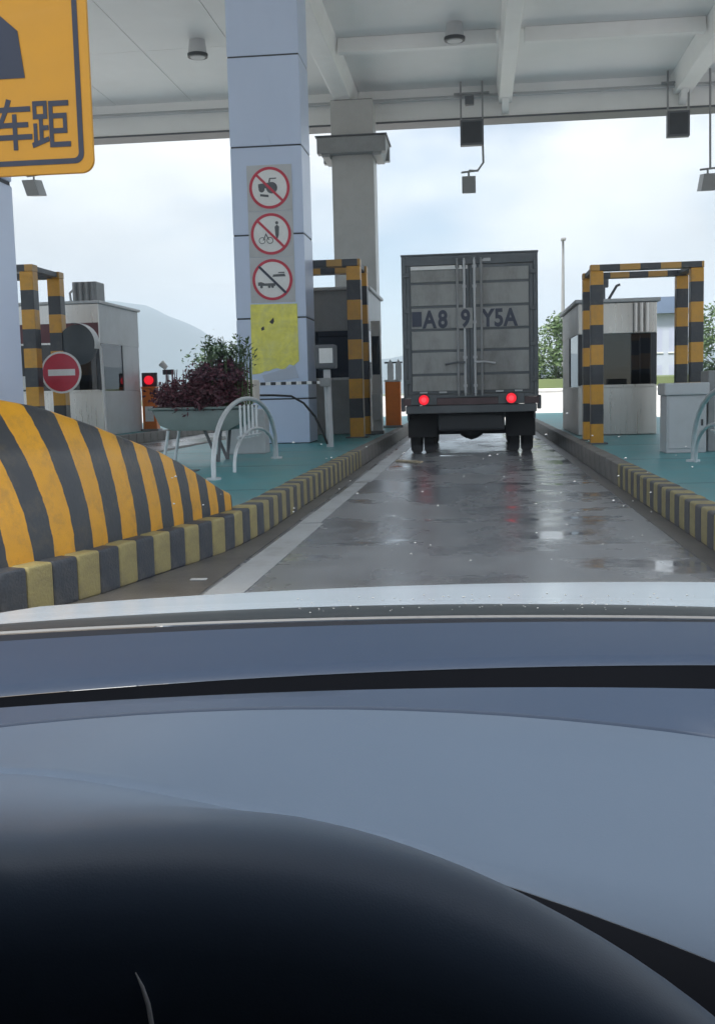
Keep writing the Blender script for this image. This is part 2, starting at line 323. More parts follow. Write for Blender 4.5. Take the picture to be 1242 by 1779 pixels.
# ------------------------------------------------------------------ foliage
def leaves(mb, c, rad, n, size, flat=1.0, rnd=random):
    """n leaf-sized rhombs in clumps through an ellipsoid"""
    clumps = []
    for _ in range(max(6, n // 55)):
        while True:
            q = Vector((rnd.uniform(-1, 1), rnd.uniform(-1, 1), rnd.uniform(-1, 1)))
            if q.length <= 1: break
        if q.length > 0: q = q.normalized() * (q.length ** 0.55)
        clumps.append((Vector((c[0] + q.x * rad[0], c[1] + q.y * rad[1], c[2] + q.z * rad[2])), rnd.uniform(0.16, 0.34)))
    mr = sum(rad) / 3
    for _ in range(n):
        cc, cr = rnd.choice(clumps)
        p = cc + Vector((rnd.gauss(0, 1), rnd.gauss(0, 1), rnd.gauss(0, 0.8))) * cr * mr * 0.6
        a = Vector((rnd.gauss(0, 1), rnd.gauss(0, 1), rnd.gauss(0, 0.7))).normalized()
        b = a.cross(Vector((rnd.gauss(0, 1), rnd.gauss(0, 1), rnd.gauss(0, 1)))).normalized()
        s = size * rnd.uniform(0.6, 1.3)
        mb.add([p - a * s, p + b * s * 0.42, p + a * s, p - b * s * 0.42], [(0, 1, 2, 3)])
def tree(name, label, x, y, h, rx, mt, n=2600, trunk_h=None, group=None, size=0.13):
    t = thing(name, label, 'tree', (x, y, 0), group)
    th = trunk_h or h * 0.45
    tr = MB().tube([(x, y, -0.1), (x + 0.05, y, th * 0.5), (x - 0.03, y, th), (x, y, h * 0.8)], [0.02 * h, 0.016 * h, 0.012 * h, 0.004 * h], 8)
    for k in range(6):
        a = k * 1.05 + x; z0 = th * (0.75 + 0.1 * k)
        tr.tube([(x, y, z0), (x + math.cos(a) * rx * 0.4, y + math.sin(a) * rx * 0.4, z0 + h * 0.12), (x + math.cos(a) * rx * 0.75, y + math.sin(a) * rx * 0.75, z0 + h * 0.2)], [0.008 * h, 0.005 * h, 0.002 * h], 6)
    tr.build('trunk', M['bark'], t, True)
    cr = MB(); rr = random.Random(int(x * 100 + y))
    leaves(cr, (x, y, (th * 0.6 + h) / 2 + 0.1), (rx, rx * 0.9, (h - th * 0.6) / 2), n, size, rnd=rr)
    cr.build('crown', mt, t, recalc=False)
    return t

# ================================================================== THE SETTING
K = 0.26                                               # kerb height
struct(MB().slab([(-1500, -300), (1500, -300), (1500, 1500), (-1500, 1500)], -0.5, -0.02).build('ground', M['ground']))
road = struct(MB().slab([(-60, -3), (60, -3), (60, 38), (-60, 38)], -0.018, 0.0).build('road', M['road']))
struct(MB().slab([(-60, 38.02), (60, 38.02), (60, 90), (14, 420), (-16, 420), (-60, 90)], -0.018, 0.0).build('plaza', M['far_road']))
struct(MB().slab([(-60, -120), (60, -120), (60, -3.02), (-60, -3.02)], -0.018, 0.0).build('approach_road', M['far_road']))
def lin(tab, y):
    for (y0, x0), (y1, x1) in zip(tab, tab[1:]):
        if y <= y1: return x0 + (x1 - x0) * (y - y0) / (y1 - y0)
    return tab[-1][1]
LK = [(4.0, -2.95), (4.6, -2.66), (5.27, -2.40), (6.0, -2.17), (6.9, -1.97), (7.76, -1.79), (8.8, -1.72), (12, -1.73), (40, -1.77)]
# white edge line along the left side of the lane, worn in lengths
lm = MB()
for y0, y1, x0, x1 in ((3.0, 9.35, -1.56, -1.33), (9.4, 13.6, -1.545, -1.36), (13.7, 40, -1.54, -1.33)):
    lm.slab([(x0, y0), (x1, y0), (x1 - 0.0, y1), (x0 + 0.02, y1)], 0.002, 0.006)
lm.build('lane_line', M['line'], road)
gm = MB(); ys = [3.0 + 0.5 * i for i in range(75)]
gm.grid([[(lin(LK, y) + 0.0, y, 0.004) for y in ys], [(-1.58, y, 0.004) for y in ys]])
gm.build('gutter', M['gutter'], road)
MB().slab([(1.42, 3), (1.60, 3), (1.60, 40), (1.42, 40)], 0.001, 0.004).build('gutter', M['gutter'], road)

# --- traffic islands with kerb stones
isl = struct(MB().slab([(lin(LK, y) - 0.1, y) for y in (4.6, 5.27, 6, 6.9, 7.76, 8.8, 12, 40)] + [(-5.25, 40), (-5.25, 6.5), (-4.6, 4.6)], 0.0, K - 0.012).build('island_paving_left', M['teal']))
islr = struct(MB().slab([(1.66, 5.0), (5.1, 5.0), (5.1, 40), (1.66, 40)], 0.0, K - 0.012).build('island_paving_right', M['teal']))
isln = struct(MB().slab([(-8.38, 8.0), (-11.9, 8.0), (-11.9, 44), (-8.38, 44)], 0.0, K - 0.012).build('island_paving_far_left', M['teal']))
def stone_mesh(name, ln, w=0.17, h=K, m=None):
    o = MB().box(-w, 0, -ln / 2 + 0.003, ln / 2 - 0.003, 0, h).build(name, m, None, False, 0.022, 3)
    me = o.data; bpy.data.objects.remove(o); return me
st_short = stone_mesh('kerb_stone', 0.21, m=M['kerb_y']); st_long = stone_mesh('kerb_stone_long', 0.6, m=M['kerb_c'])
def kerb(parent, tab, y0, ypaint, y1, side=1, skip=0):
    y = y0; i = 0
    while y < y1:
        painted = y < ypaint; ln = 0.21 if painted else 0.6
        xa, xb = lin(tab, y), lin(tab, y + ln); ang = math.atan2(xb - xa, ln)
        step = ln * math.cos(ang)
        o = bpy.data.objects.new('kerb_stone', st_short if painted else st_long); COL.objects.link(o); o.parent = parent
        o.location = ((xa + lin(tab, y + step)) / 2, y + step / 2, random.uniform(-0.004, 0.004))
        o.rotation_euler = (0, 0, -ang + (0 if side > 0 else PI) + random.uniform(-0.01, 0.01))
        if painted:
            o.material_slots[0].link = 'OBJECT'
            worn = side < 0 or y > 8.6
            o.material_slots[0].material = (M['kerb_yd'] if worn else M['kerb_y']) if i % 2 == 0 else (M['kerb_bd'] if worn else M['kerb_b'])
        y += step; i += 1
kerb(isl, LK, 4.66, 16.5, 38)
kerb(islr, [(0, 1.57), (40, 1.585)], 5.2, 12.5, 38, -1)
kerb(isln, [(0, -8.35), (60, -8.35)], 12, 12, 42)
kerb(isl, [(0, -5.25), (60, -5.25)], 14, 14, 38, -1)

# slab joints cut across the islands (shallow recessed strips) and drain covers
for par, xa, xb in ((isl, -5.08, -1.95), (islr, 1.78, 4.95)):
    for y in (10.0, 13.4, 16.8, 20.2, 23.6):
        part('slab_joint', M['kerb_bd'], par, xa, xb, y - 0.008, y + 0.008, K - 0.0118, K - 0.0105)
for x, y in ((2.9, 9.6), (-3.6, 12.6)):
    dc = part('drain_cover', M['dgrey'], isl if x < 0 else islr, x - 0.3, x + 0.3, y - 0.25, y + 0.25, K - 0.0117, K - 0.002, bevel=0.004)

# --- far hills
def hill(name, pts, y, m):
    mb = MB(); rr = random.Random(len(pts)); rows = []
    for j in range(9):
        v = j / 8.0; row = []
        for i in range(121):
            u = i / 120.0; x = pts[0][0] + (pts[-1][0] - pts[0][0]) * u
            z = lin(pts, x) if True else 0
            row.append((x, y + v * 260 - 130 * 0, max(0.0, z * math.sin(PI / 2 * min(1, v * 1.6)) + rr.uniform(-1, 1) * 1.6 * v) - 4 * (1 - v)))
        rows.append(row)
    mb.grid(rows); return struct(mb.build(name, m, None, True))
hill('hills', [(-760, 30), (-620, 58), (-500, 96), (-430, 112), (-380, 108), (-325, 84), (-290, 62), (-262, 44), (-235, 33), (-190, 27), (-120, 34), (-70, 42), (-20, 38), (60, 26), (160, 30), (300, 40), (480, 34), (760, 22)], 1000, M['hill'])

# ================================================================== CANOPY
can = thing('toll_canopy', 'white painted toll gate canopy roof with deep beams overhead', 'canopy', (0, 20, 0))
ZC = 10.06                                             # ceiling height
CX0, CX1, CY0, CY1 = -19.0, 12.5, 1.0, 34.0
part('roof_deck', M['ceil'], can, CX0, CX1, CY0, CY1 + 0.5, ZC + 0.14, ZC + 0.9)
bxs = [-17.8, -13.15, -3.7, 0.97, 6.05, 11.0]
bys = [3.2, 11.6, 20.2, 28.7]
xs = sorted([CX0] + bxs + [CX1, -10.8, -8.45, -6.1]); yy = [CY0] + bys + [CY1]
for i in range(len(xs) - 1):
    for j in range(len(yy) - 1):
        part('ceiling_panel', M['ceil'], can, xs[i] + 0.01, xs[i + 1] - 0.01, yy[j] + 0.01, yy[j + 1] - 0.01, ZC + 0.0, ZC + 0.12)
for x in bxs:
    w = 0.34 if x < -3 or x > 5 else 0.26
    mb = MB().prism([(x - w, ZC - 0.002), (x - w * 0.72, ZC - 0.55), (x + w * 0.72, ZC - 0.55), (x + w, ZC - 0.002)], CY0 + 0.4, CY1 - 0.32)
    mb.build('main_beam', M['beam'], can, False, 0.03)
for y in bys:
    for a, b in zip(bxs[2:], bxs[3:]):
        MB().box(a + 0.35, b - 0.35, y - 0.12, y + 0.12, ZC - 0.36, ZC - 0.003).build('cross_beam', M['beam'], can, False, 0.02)
part('rear_fascia', M['ceil'], can, CX0, CX1, CY1 - 0.3, CY1 + 0.5, 9.16, ZC + 0.13, bevel=0.02)
part('drip_edge', M['dgrey'], can, CX0 + .01, CX1 - .01, CY1 - 0.34, CY1 + 0.48, 9.10, 9.157)
part('front_fascia', M['ceil'], can, CX0, CX1, CY0 - 0.5, CY0 - 0.002, 9.16, ZC + 0.9, bevel=0.02)
mb = MB()
for z, y in ((ZC - 0.42, 33.3), (ZC - 0.36, 33.36)):
    mb.tube([(CX0 + 1, y, z), (CX1 - 1, y, z)], 0.035, 8)
mb.build('conduit', M['lgrey'], can, True)
# diagonal braces where the beams meet the rear fascia
for x in bxs:
    MB().prismx([(33.69, ZC - 0.56), (33.69, 9.2), (33.0, ZC - 0.56)], x - 0.1, x + 0.1).build('bracket', M['beam'], can)

# ================================================================== COLUMNS
def column(label, x0, x1, y0, d, ztop, joints, m, capital=False):
    t = thing('canopy_column', label, 'column', ((x0 + x1) / 2, y0 + d / 2, 0), 'columns carrying the toll canopy')
    part('core', M['joint'], t, x0 + 0.012, x1 - 0.012, y0 + 0.012, y0 + d - 0.012, 0.0, ztop)
    zs = [K - 0.01] + joints + [ztop]
    for a, b in zip(zs, zs[1:]):
        part('cladding_panel', m, t, x0, x1, y0, y0 + d, a + 0.012, b - 0.012, bevel=0.015)
    return t
J = [1.05, 2.49, 3.95, 5.47, 7.0, 8.5]
c0 = column('blue grey clad column behind the striped island nose at the left edge', -4.17, -2.90, 6.1, 0.75, ZC - 0.55, J, M['clad'])
c1 = column('tall blue grey clad column carrying the three round prohibition signs', -4.24, -2.97, 19.5, 1.0, ZC - 0.55, J, M['clad'])
c2 = column('plain grey column with flared collar behind the left booth', -4.05, -2.83, 32.3, 1.0, ZC - 0.55, [8.42], M['clad_g'])
cap = MB()
for (a, b) in ((-4.42, -4.06), (-2.82, -2.45)):
    o = 1 if a > -3.5 else -1
    xi, xo = (b, a) if o < 0 else (a, b)
    cap.prism([(xi, 8.40), (xo, 8.40), (xo + 0.14 * -o, 7.86), (xi, 7.86)], 31.95, 33.35)
cap.box(-4.42, -2.45, 31.9, 32.28, 7.95, 8.40); cap.box(-4.42, -2.45, 33.32, 33.6, 7.95, 8.40)
cap.build('collar', M['mgrey'], c2, False, 0.02)
part('collar_rim', M['dgrey'], c2, -4.46, -2.41, 31.86, 33.64, 8.405, 8.44)

# ================================================================== TRUCK
def build_truck():
    t = thing('box_truck', 'dark grey box truck stopped in the lane with red tail lamps lit', 'truck', (-0.085, 21.0, 0))
    x0, x1, yr, z0, z1, cx = -1.23, 1.06, 18.9, 1.0, 3.40, -0.085
    yf = yr + 4.3
    part('cargo_box', M['truck'], t, x0 + 0.02, x1 - 0.02, yr + 0.06, yf, z0, z1 - 0.03, bevel=0.02)
    # rear frame
    fr = MB().box(x0, x0 + 0.075, yr, yr + 0.12, z0, z1).box(x1 - 0.075, x1, yr, yr + 0.12, z0, z1)
    fr.box(x0 + 0.0755, x1 - 0.0755, yr - 0.003, yr + 0.12, z1 - 0.16, z1 - 0.002).box(x0 + 0.0755, x1 - 0.0755, yr - 0.002, yr + 0.12, z0, z0 + 0.06)
    fr.build('rear_frame', M['truck_d'], t, False, 0.01)
    part('roof_rail', M['truck_d'], t, x0 - 0.01, x1 + 0.01, yr - 0.006, yf, z1 + 0.001, z1 + 0.03, bevel=0.008)
    for s in (-1, 1):
        a, b = (x0 + 0.08, cx - 0.008) if s < 0 else (cx + 0.008, x1 - 0.08)
        d = part('rear_door', M['truck_d'], t, a, b, yr + 0.022, yr + 0.058, z0 + 0.07, z1 - 0.17, bevel=0.006)  # darker than its panels, painting shade into the recesses between them
        # raised door rim and pressed panels with recesses between
        rim = MB().box(a, a + 0.055, yr + 0.008, yr + 0.021, z0 + 0.07, z1 - 0.17).box(b - 0.055, b, yr + 0.008, yr + 0.021, z0 + 0.07, z1 - 0.17)
        rim.build('door_rim', M['truck_d'], d, False, 0.004)
        zz = [z0 + 0.10, 1.40, 1.80, 2.16, 2.545, 2.94, z1 - 0.20]
        for q in range(6):
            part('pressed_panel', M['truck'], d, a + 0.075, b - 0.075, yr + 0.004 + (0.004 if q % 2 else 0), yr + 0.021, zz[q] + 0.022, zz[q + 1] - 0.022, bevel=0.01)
        for q in range(4):
            zh = z0 + 0.25 + q * 0.6; xh = a if s < 0 else b
            part('hinge', M['truck_d'], d, xh - 0.05, xh + 0.05, yr - 0.02, yr + 0.007, zh, zh + 0.07, bevel=0.006)
        for q, xr in enumerate((0.085, 0.20)):
            xx = cx + s * xr
            r = MB().cyl((xx, yr - 0.022, z0 + 0.03), (xx, yr - 0.022, z1 - 0.06), 0.022, n=10)
            for zb in (z0 + 0.18, 1.66, 2.25, 2.85, z1 - 0.22): r.box(xx - 0.035, xx + 0.035, yr - 0.03, yr + 0.006, zb, zb + 0.045)
            r.build('lock_rod', M['lgrey'] if q == 0 else M['mgrey'], d, True)
            for ze in (z0 + 0.0, z1 - 0.1): part('cam_keeper', M['truck_d'], d, xx - 0.04, xx + 0.04, yr - 0.04, yr - 0.0245, ze + 0.012, ze + 0.07)
        xx = cx + s * 0.085
        MB().tube([(xx, yr - 0.05, 1.60), (xx + s * 0.16, yr - 0.055, 1.60), (xx + s * 0.34, yr - 0.05, 1.57)], [0.02, 0.016, 0.02], 8).build('handle', M['lgrey'] if s > 0 else M['truck_d'], d, True)
    part('top_strip', M['white'], t, x0 + 0.16, cx - 0.03, yr - 0.03, yr - 0.004, z1 - 0.235, z1 - 0.175)
    part('top_strip', M['lgrey'], t, cx + 0.2, cx + 0.36, yr - 0.02, yr - 0.004, z1 - 0.12, z1 - 0.07)
    # big registration lettering on the doors
    plate = MB().box(-1.065, -0.90, yr - 0.004, yr + 0.002, 2.22, 2.47)
    plate.build('painted_block', M['signk'], t)
    part('letter_patch', M['patch'], t, -0.885, -0.40, yr - 0.002, yr + 0.003, 2.18, 2.50); part('letter_patch', M['patch'], t, 0.12, 0.72, yr - 0.002, yr + 0.003, 2.18, 2.50)
    for ch, xc, w in (('A', -0.765, .2), ('8', -0.54, .16), ('9', -0.155, .18), ('Y', 0.22, .15), ('5', 0.405, .15), ('A', 0.60, .17)):
        if ch == '9': part('letter_patch', M['patch'], t, xc - 0.12, xc + 0.12, yr - 0.048, yr - 0.042, 2.17, 2.51)
        o = text_mesh('painted_letter', ch, 0.40, M['signk'], (xc, yr - (0.0505 if ch == '9' else 0.006), 2.20), t, squeeze=0.80, bold=0.034)
    # bumper beam, lamps
    part('rear_sill', M['sill'], t, x0 - 0.01, x1 + 0.01, yr + 0.01, yr + 0.2, z0 - 0.12, z0 - 0.002, bevel=0.01)
    bm = MB().box(x0 + 0.03, x1 - 0.03, yr + 0.02, yr + 0.14, 0.74, z0 - 0.125)
    bm.build('bumper', M['truck_d'], t, False, 0.012)
    for s, xl in ((-1, -0.885), (1, 0.60)):
        l = MB().disc((xl, 0.975), 0.086, yr - 0.03, yr + 0.015, 24).build('tail_lamp', M['redlamp'], t)
        MB().disc((xl, 0.975), 0.045, yr - 0.036, yr - 0.031, 20).build('lamp_core', M['redlamp_core'], l)
        MB().ring((xl, 0.975), 0.10, 0.088, yr - 0.034, yr + 0.01, 28).build('lamp_bezel', M['dark'], l)
        part('lamp_cluster', M['truck_d'], t, xl - 0.22, xl + 0.22, yr - 0.012, yr + 0.0095, 0.885, 1.065, bevel=0.008)
    for xr in (-0.95, -0.62, 0.34, 0.66):
        part('reflector', M['lgrey'], t, xr, xr + 0.13, yr - 0.02, yr - 0.0045 + 0.01, 1.085, 1.115)
    for s in (-1, 1):
        xs_ = x0 - 0.05 if s < 0 else x1 + 0.05
        part('side_marker', M['truck_d'], t, min(xs_, xs_ - s * 0.07), max(xs_, xs_ - s * 0.07), yr + 0.05, yr + 0.16, 0.78, 1.02, bevel=0.02)
        part('side_guard', M['truck_d'], t, xs_ - s * 0.1 - 0.015, xs_ - s * 0.1 + 0.015, yr + 0.3, yf - 0.2, 0.62, 0.98)
    # chassis and running gear
    for s in (-1, 1): part('chassis_rail', M['dark'], t, cx + s * 0.40 - 0.035, cx + s * 0.40 + 0.035, yr + 0.15, yf + 1.7, 0.72, 0.93)
    for yc in (yr + 0.3, yr + 2.6, yf - 0.2): part('cross_member', M['dark'], t, cx - 0.36, cx + 0.36, yc, yc + 0.1, 0.74, 0.9)
    part('spare_carrier', M['dark'], t, cx - 0.58, cx + 0.58, yr + 0.35, yr + 0.8, 0.42, 0.735, bevel=0.05)
    ya = yr + 1.35
    ax = MB().cyl((cx - 0.8, ya, 0.40), (cx + 0.8, ya, 0.40), 0.075, n=14)
    ax.tube([(cx - 0.2, ya, 0.40), (cx - 0.1, ya, 0.40), (cx, ya, 0.40), (cx + 0.1, ya, 0.40), (cx + 0.2, ya, 0.40)], [0.09, 0.15, 0.18, 0.15, 0.09], 14)
    ax.build('rear_axle', M['dark'], t, True)
    for s in (-1, 1):
        for off in (0.76, 1.0):
            wheel(t, cx + s * off, ya, 0.40, 0.205)
        part('leaf_spring', M['dark'], t, cx + s * 0.46 - 0.04, cx + s * 0.46 + 0.04, ya - 0.6, ya + 0.6, 0.52, 0.60)
        wheel(t, cx + s * 0.84, yf + 0.95, 0.40, 0.22)
        part('mud_flap', M['rubber'], t, cx + s * 0.87 - 0.26, cx + s * 0.87 + 0.26, ya - 0.52, ya - 0.50, 0.30, 0.74)
    # cab
    c = MB().prismx([(yf + 0.12, 0.55), (yf + 1.72, 0.5), (yf + 1.78, 1.15), (yf + 1.5, 2.15), (yf + 0.3, 2.3), (yf + 0.12, 2.2)], cx - 0.98, cx + 0.98).build('cab', M['truck_d'], t, False, 0.06)
    for s in (-1, 1):
        part('cab_window', M['window'], c, cx + s * 0.982 - 0.004, cx + s * 0.982 + 0.004, yf + 0.5, yf + 1.35, 1.35, 1.95)
        MB().tube([(cx + s * 0.97, yf + 1.5, 1.9), (cx + s * 1.2, yf + 1.6, 1.95), (cx + s * 1.2, yf + 1.6, 1.5)], 0.015, 8).build('mirror_arm', M['dark'], c)
    part('windscreen', M['window'], c, cx - 0.85, cx + 0.85, yf + 1.60, yf + 1.68, 1.3, 2.0)
    return t
def text_mesh(name, body, size, m, pos, parent, squeeze=1.0, bold=0.012, depth=0.002):
    """lettering standing up, facing -y, centred on pos.x, baseline at pos.z"""
    cu = bpy.data.curves.new(name, 'FONT'); cu.body = body; cu.size = size; cu.align_x = 'CENTER'; cu.offset = bold * size; cu.extrude = depth
    cu.resolution_u = 4
    o = bpy.data.objects.new(name, cu); COL.objects.link(o)
    dg = bpy.context.evaluated_depsgraph_get()
    me = bpy.data.meshes.new_from_object(o.evaluated_get(dg))
    bpy.data.objects.remove(o); bpy.data.curves.remove(cu)
    o3 = wloc(parent) if parent else Vector((0, 0, 0))
    for v in me.vertices:
        x, y, z = v.co; v.co = Vector((pos[0] + x * squeeze, pos[1] - z, pos[2] + y)) - o3
    me.materials.clear(); me.materials.append(m)
    q = bpy.data.objects.new(name, me); COL.objects.link(q); q.parent = parent
    return q
def wheel(t, x, y, r, w):
    prof = [(-w / 2, r * 0.55), (-w / 2, r * 0.9), (-w * 0.36, r), (w * 0.36, r), (w / 2, r * 0.9), (w / 2, r * 0.55)]
    n = 28; mb = MB(); vs = []; fs = []
    for a, rr in prof: vs += [(x + a, y + rr * math.cos(2 * PI * k / n), r + rr * math.sin(2 * PI * k / n)) for k in range(n)]
    for i in range(len(prof) - 1): fs += [(i * n + k, i * n + (k + 1) % n, (i + 1) * n + (k + 1) % n, (i + 1) * n + k) for k in range(n)]
    wh = MB().cyl((x - w * 0.3, y, r), (x + w * 0.3, y, r), r * 0.56, n=24).build('wheel', M['mgrey'], t, True)
    mb.add(vs, fs).build('tyre', M['rubber'], wh, True)
build_truck()

# ================================================================== STRIPED ISLAND NOSE
def nose():
    # stations along the wing: y, base x, ridge x, ridge z
    st = [(4.45, -2.95, -3.42, 1.13), (4.9, -2.72, -3.15, 1.14), (5.4, -2.48, -2.90, 1.14), (5.85, -2.32, -2.62, 1.12), (6.07, -2.25, -2.47, 1.07), (6.42, -2.19, -2.32, 0.965),
          (6.8, -2.10, -2.20, 0.85), (7.2, -2.03, -2.11, 0.745), (7.47, -1.985, -2.035, 0.645), (7.68, -1.945, -1.98, 0.56), (7.9, -1.905, -1.93, 0.47), (8.05, -1.885, -1.895, 0.41), (8.22, -1.868, -1.875, 0.36)]
    def at(y):
        for a, b in zip(st, st[1:]):
            if y <= b[0]:
                u = (y - a[0]) / (b[0] - a[0]); return [a[i] + (b[i] - a[i]) * u for i in range(1, 4)]
        return list(st[-1][1:])
    # stripe coordinate: yellow and black bands of about 0.2 m
    rows = []; uvs = []
    n = 64
    for i in range(n + 1):
        y = 4.45 + (8.22 - 4.45) * i / n
        bx, rx, rz = at(y); bz = K - 0.03; row = []; th = 0.30 + 0.10 * (8.22 - y) / 3.77
        endt = min(1, (8.30 - y) / 0.25); th *= max(0.35, math.sqrt(max(0, endt)))
        for k in range(9):                             # outer face: bowed outwards, leaning in
            u = k / 8.0
            row.append((bx + (rx - bx) * (u ** 1.7), y, bz + (rz - bz) * (u ** 0.92)))
        for k in range(1, 7):                          # rounded crest
            a = PI * k / 6
            row.append((rx - th * 0.5 * (1 - math.cos(a)), y, rz + 0.045 * math.sin(a) - 0.03 * k / 6))
        row.append((rx - th - 0.05, y, bz)); rows.append(row)
    mb = MB().grid(rows)
    m = len(rows[0])
    mb.add(rows[-1], [tuple(range(m))]); mb.add(rows[0], [tuple(range(m))[::-1]])
    o = mb.build('island_nose_barrier', M['nose'], None, True, base=(-2.6, 6.2, 0))
    me = o.data; uvl = me.uv_layers.new(name='UVMap')
    # measured centres of the yellow bands at the base of the wall
    cy = [4.75, 5.16, 5.57, 5.89, 6.24, 6.58, 6.92, 7.25, 7.55, 7.84, 8.12]
    def s_of(y):
        if y <= cy[0]: return -(cy[0] - y) / 0.42
        for i, (a, b) in enumerate(zip(cy, cy[1:])):
            if y <= b: return i + (y - a) / (b - a)
        return len(cy) - 1 + (y - cy[-1]) / 0.3
    for lo in me.loops:
        co = me.vertices[lo.vertex_index].co + Vector((-2.6, 6.2, 0))
        uvl.data[lo.index].uv = (s_of(co.y) + 10.25, co.z)
    tag(o, 'yellow and black striped concrete nose wall rising from the left island kerb', 'barrier')
nose()

# ================================================================== YELLOW WARNING SIGN
def rounded(x0, x1, z0, z1, r, n=6):
    pts = []
    for cx, cz, a0 in ((x1 - r, z0 + r, -PI / 2), (x1 - r, z1 - r, 0), (x0 + r, z1 - r, PI / 2), (x0 + r, z0 + r, PI)):
        pts += [(cx + r * math.cos(a0 + PI / 2 * k / n), cz + r * math.sin(a0 + PI / 2 * k / n)) for k in range(n + 1)]
    return pts
def warning_sign():
    t = thing('warning_sign', 'large yellow keep distance warning sign with dark border and characters', 'sign', (-2.8, 5.9, 2.35))
    x0, x1, z0, z1 = -3.75, -2.035, 2.345, 4.0
    MB().prism(rounded(x0, x1, z0, z1, 0.07), 5.90, 5.93).build('board', M['signy'], t, False, 0.006)
    b = 0.05
    outer = rounded(x0 + b, x1 - b, z0 + b, z1 - b, 0.05); inner = rounded(x0 + b + 0.028, x1 - b - 0.028, z0 + b + 0.028, z1 - b - 0.028, 0.03)
    n = len(outer); vs = [(x, 5.896, z) for x, z in outer] + [(x, 5.896, z) for x, z in inner] + [(x, 5.899, z) for x, z in outer]
    MB().add(vs, [(k, (k + 1) % n, n + (k + 1) % n, n + k) for k in range(n)] + [(k, 2 * n + k, 2 * n + (k + 1) % n, (k + 1) % n) for k in range(n)]).build('border', M['signk'], t, recalc=False)
    text_mesh('character', '车', 0.285, M['signk'], (-2.475, 5.897, 2.505), t, bold=0.012, squeeze=0.82)
    text_mesh('character', '距', 0.285, M['signk'], (-2.262, 5.897, 2.50), t, bold=0.012, squeeze=0.80)
    P = [(-2.52, 3.19), (-2.42, 3.10), (-2.392, 2.855), (-2.98, 2.855), (-2.95, 3.10), (-2.85, 3.19), (-2.84, 3.03), (-2.53, 3.03)]
    MB().prism(P, 5.895, 5.8985).build('pictogram', M['signk'], t)
    MB().box(-3.7, -2.1, 5.932, 5.965, 2.55, 2.60).box(-3.7, -2.1, 5.932, 5.965, 3.75, 3.80).box(-3.5, -3.4, 5.967, 6.098, 2.5, 3.9).box(-3.0, -2.985, 5.967, 6.098, 2.5, 3.9).build('mounting_bracket', M['galv'], t)
warning_sign()

# ================================================================== SIGNS ON THE COLUMN
def prohibition(label, cz, kind):
    cx = -3.555; t = thing('prohibition_sign', label, 'sign', (cx, 19.49, cz), 'round prohibition signs on the column')
    part('backing_sheet', M['lgrey'], t, cx - 0.40, cx + 0.40, 19.488, 19.497, cz - 0.395, cz + 0.395)
    MB().disc((cx, cz), 0.36, 19.480, 19.4875, 40).build('face', M['white'], t)
    MB().ring((cx, cz), 0.36, 0.312, 19.474, 19.4795, 48).build('red_ring', M['red'], t)
    a = 0.225; w = 0.03
    MB().prism([(cx - a - w, cz + a), (cx - a, cz + a + w), (cx + a + w, cz - a), (cx + a, cz - a - w)], 19.4735, 19.4765).build('red_bar', M['red'] if kind < 2 else M['signk'], t)
    ic = MB(); y0, y1 = 19.477, 19.4795
    if kind == 0:                                      # tractor
        ic.disc((cx + 0.04, cz + 0.0), 0.10, y0, y1, 16); ic.disc((cx - 0.14, cz - 0.02), 0.055, y0, y1, 12)
        ic.prism([(cx - 0.2, cz + 0.0), (cx - 0.2, cz + 0.07), (cx - 0.02, cz + 0.09), (cx + 0.1, cz + 0.04), (cx + 0.1, cz - 0.02)], y0 + .0005, y1 + .0003)
        ic.prism([(cx - 0.02, cz + 0.09), (cx + 0.0, cz + 0.17), (cx + 0.13, cz + 0.17), (cx + 0.12, cz + 0.15), (cx + 0.02, cz + 0.15), (cx + 0.01, cz + 0.09)], y0, y1)
        ic.prism([(cx - 0.17, cz - 0.14), (cx - 0.17, cz - 0.1), (cx - 0.02, cz - 0.12), (cx - 0.02, cz - 0.16)], y0, y1)
    elif kind == 1:                                    # walker and cyclist
        ic.disc((cx + 0.11, cz + 0.19), 0.028, y0, y1, 12)
        ic.prism([(cx + 0.08, cz - 0.02), (cx + 0.07, cz + 0.12), (cx + 0.11, cz + 0.16), (cx + 0.15, cz + 0.12), (cx + 0.14, cz - 0.02), (cx + 0.12, cz - 0.08), (cx + 0.10, cz - 0.08)], y0, y1)
        for k in (-0.16, -0.02): ic.ring((cx + k, cz - 0.11), 0.06, 0.047, y0, y1, 18)
        ic.prism([(cx - 0.15, cz - 0.11), (cx - 0.09, cz + 0.02), (cx - 0.03, cz - 0.10), (cx - 0.05, cz - 0.10), (cx - 0.09, cz - 0.02), (cx - 0.13, cz - 0.11)], y0, y1)
    else:                                              # loaded vehicle with hazardous goods
        ic.prism([(cx + 0.0, cz + 0.05), (cx + 0.02, cz + 0.09), (cx + 0.22, cz + 0.10), (cx + 0.24, cz + 0.05)], y0, y1)
        ic.prism([(cx + 0.1, cz + 0.11), (cx + 0.12, cz + 0.13), (cx + 0.22, cz + 0.13), (cx + 0.22, cz + 0.11)], y0, y1)
        ic.prism([(cx - 0.26, cz - 0.10), (cx - 0.26, cz - 0.04), (cx - 0.20, cz - 0.035), (cx - 0.14, cz - 0.06), (cx + 0.05, cz - 0.06), (cx + 0.05, cz - 0.11)], y0, y1)
        for k in (-0.2, -0.06, 0.0): ic.disc((cx + k, cz - 0.12), 0.026, y0 - .0003, y1 - .0004, 12)
    ic.build('pictogram', M['dgrey'], t)
prohibition('topmost round red barred sign on the column, dark tractor pictogram', 4.75, 0)
prohibition('middle round red barred sign on the column, walker and cyclist pictogram', 3.955, 1)
prohibition('lowest round red barred sign on the column, above the yellow notice', 3.16, 2)
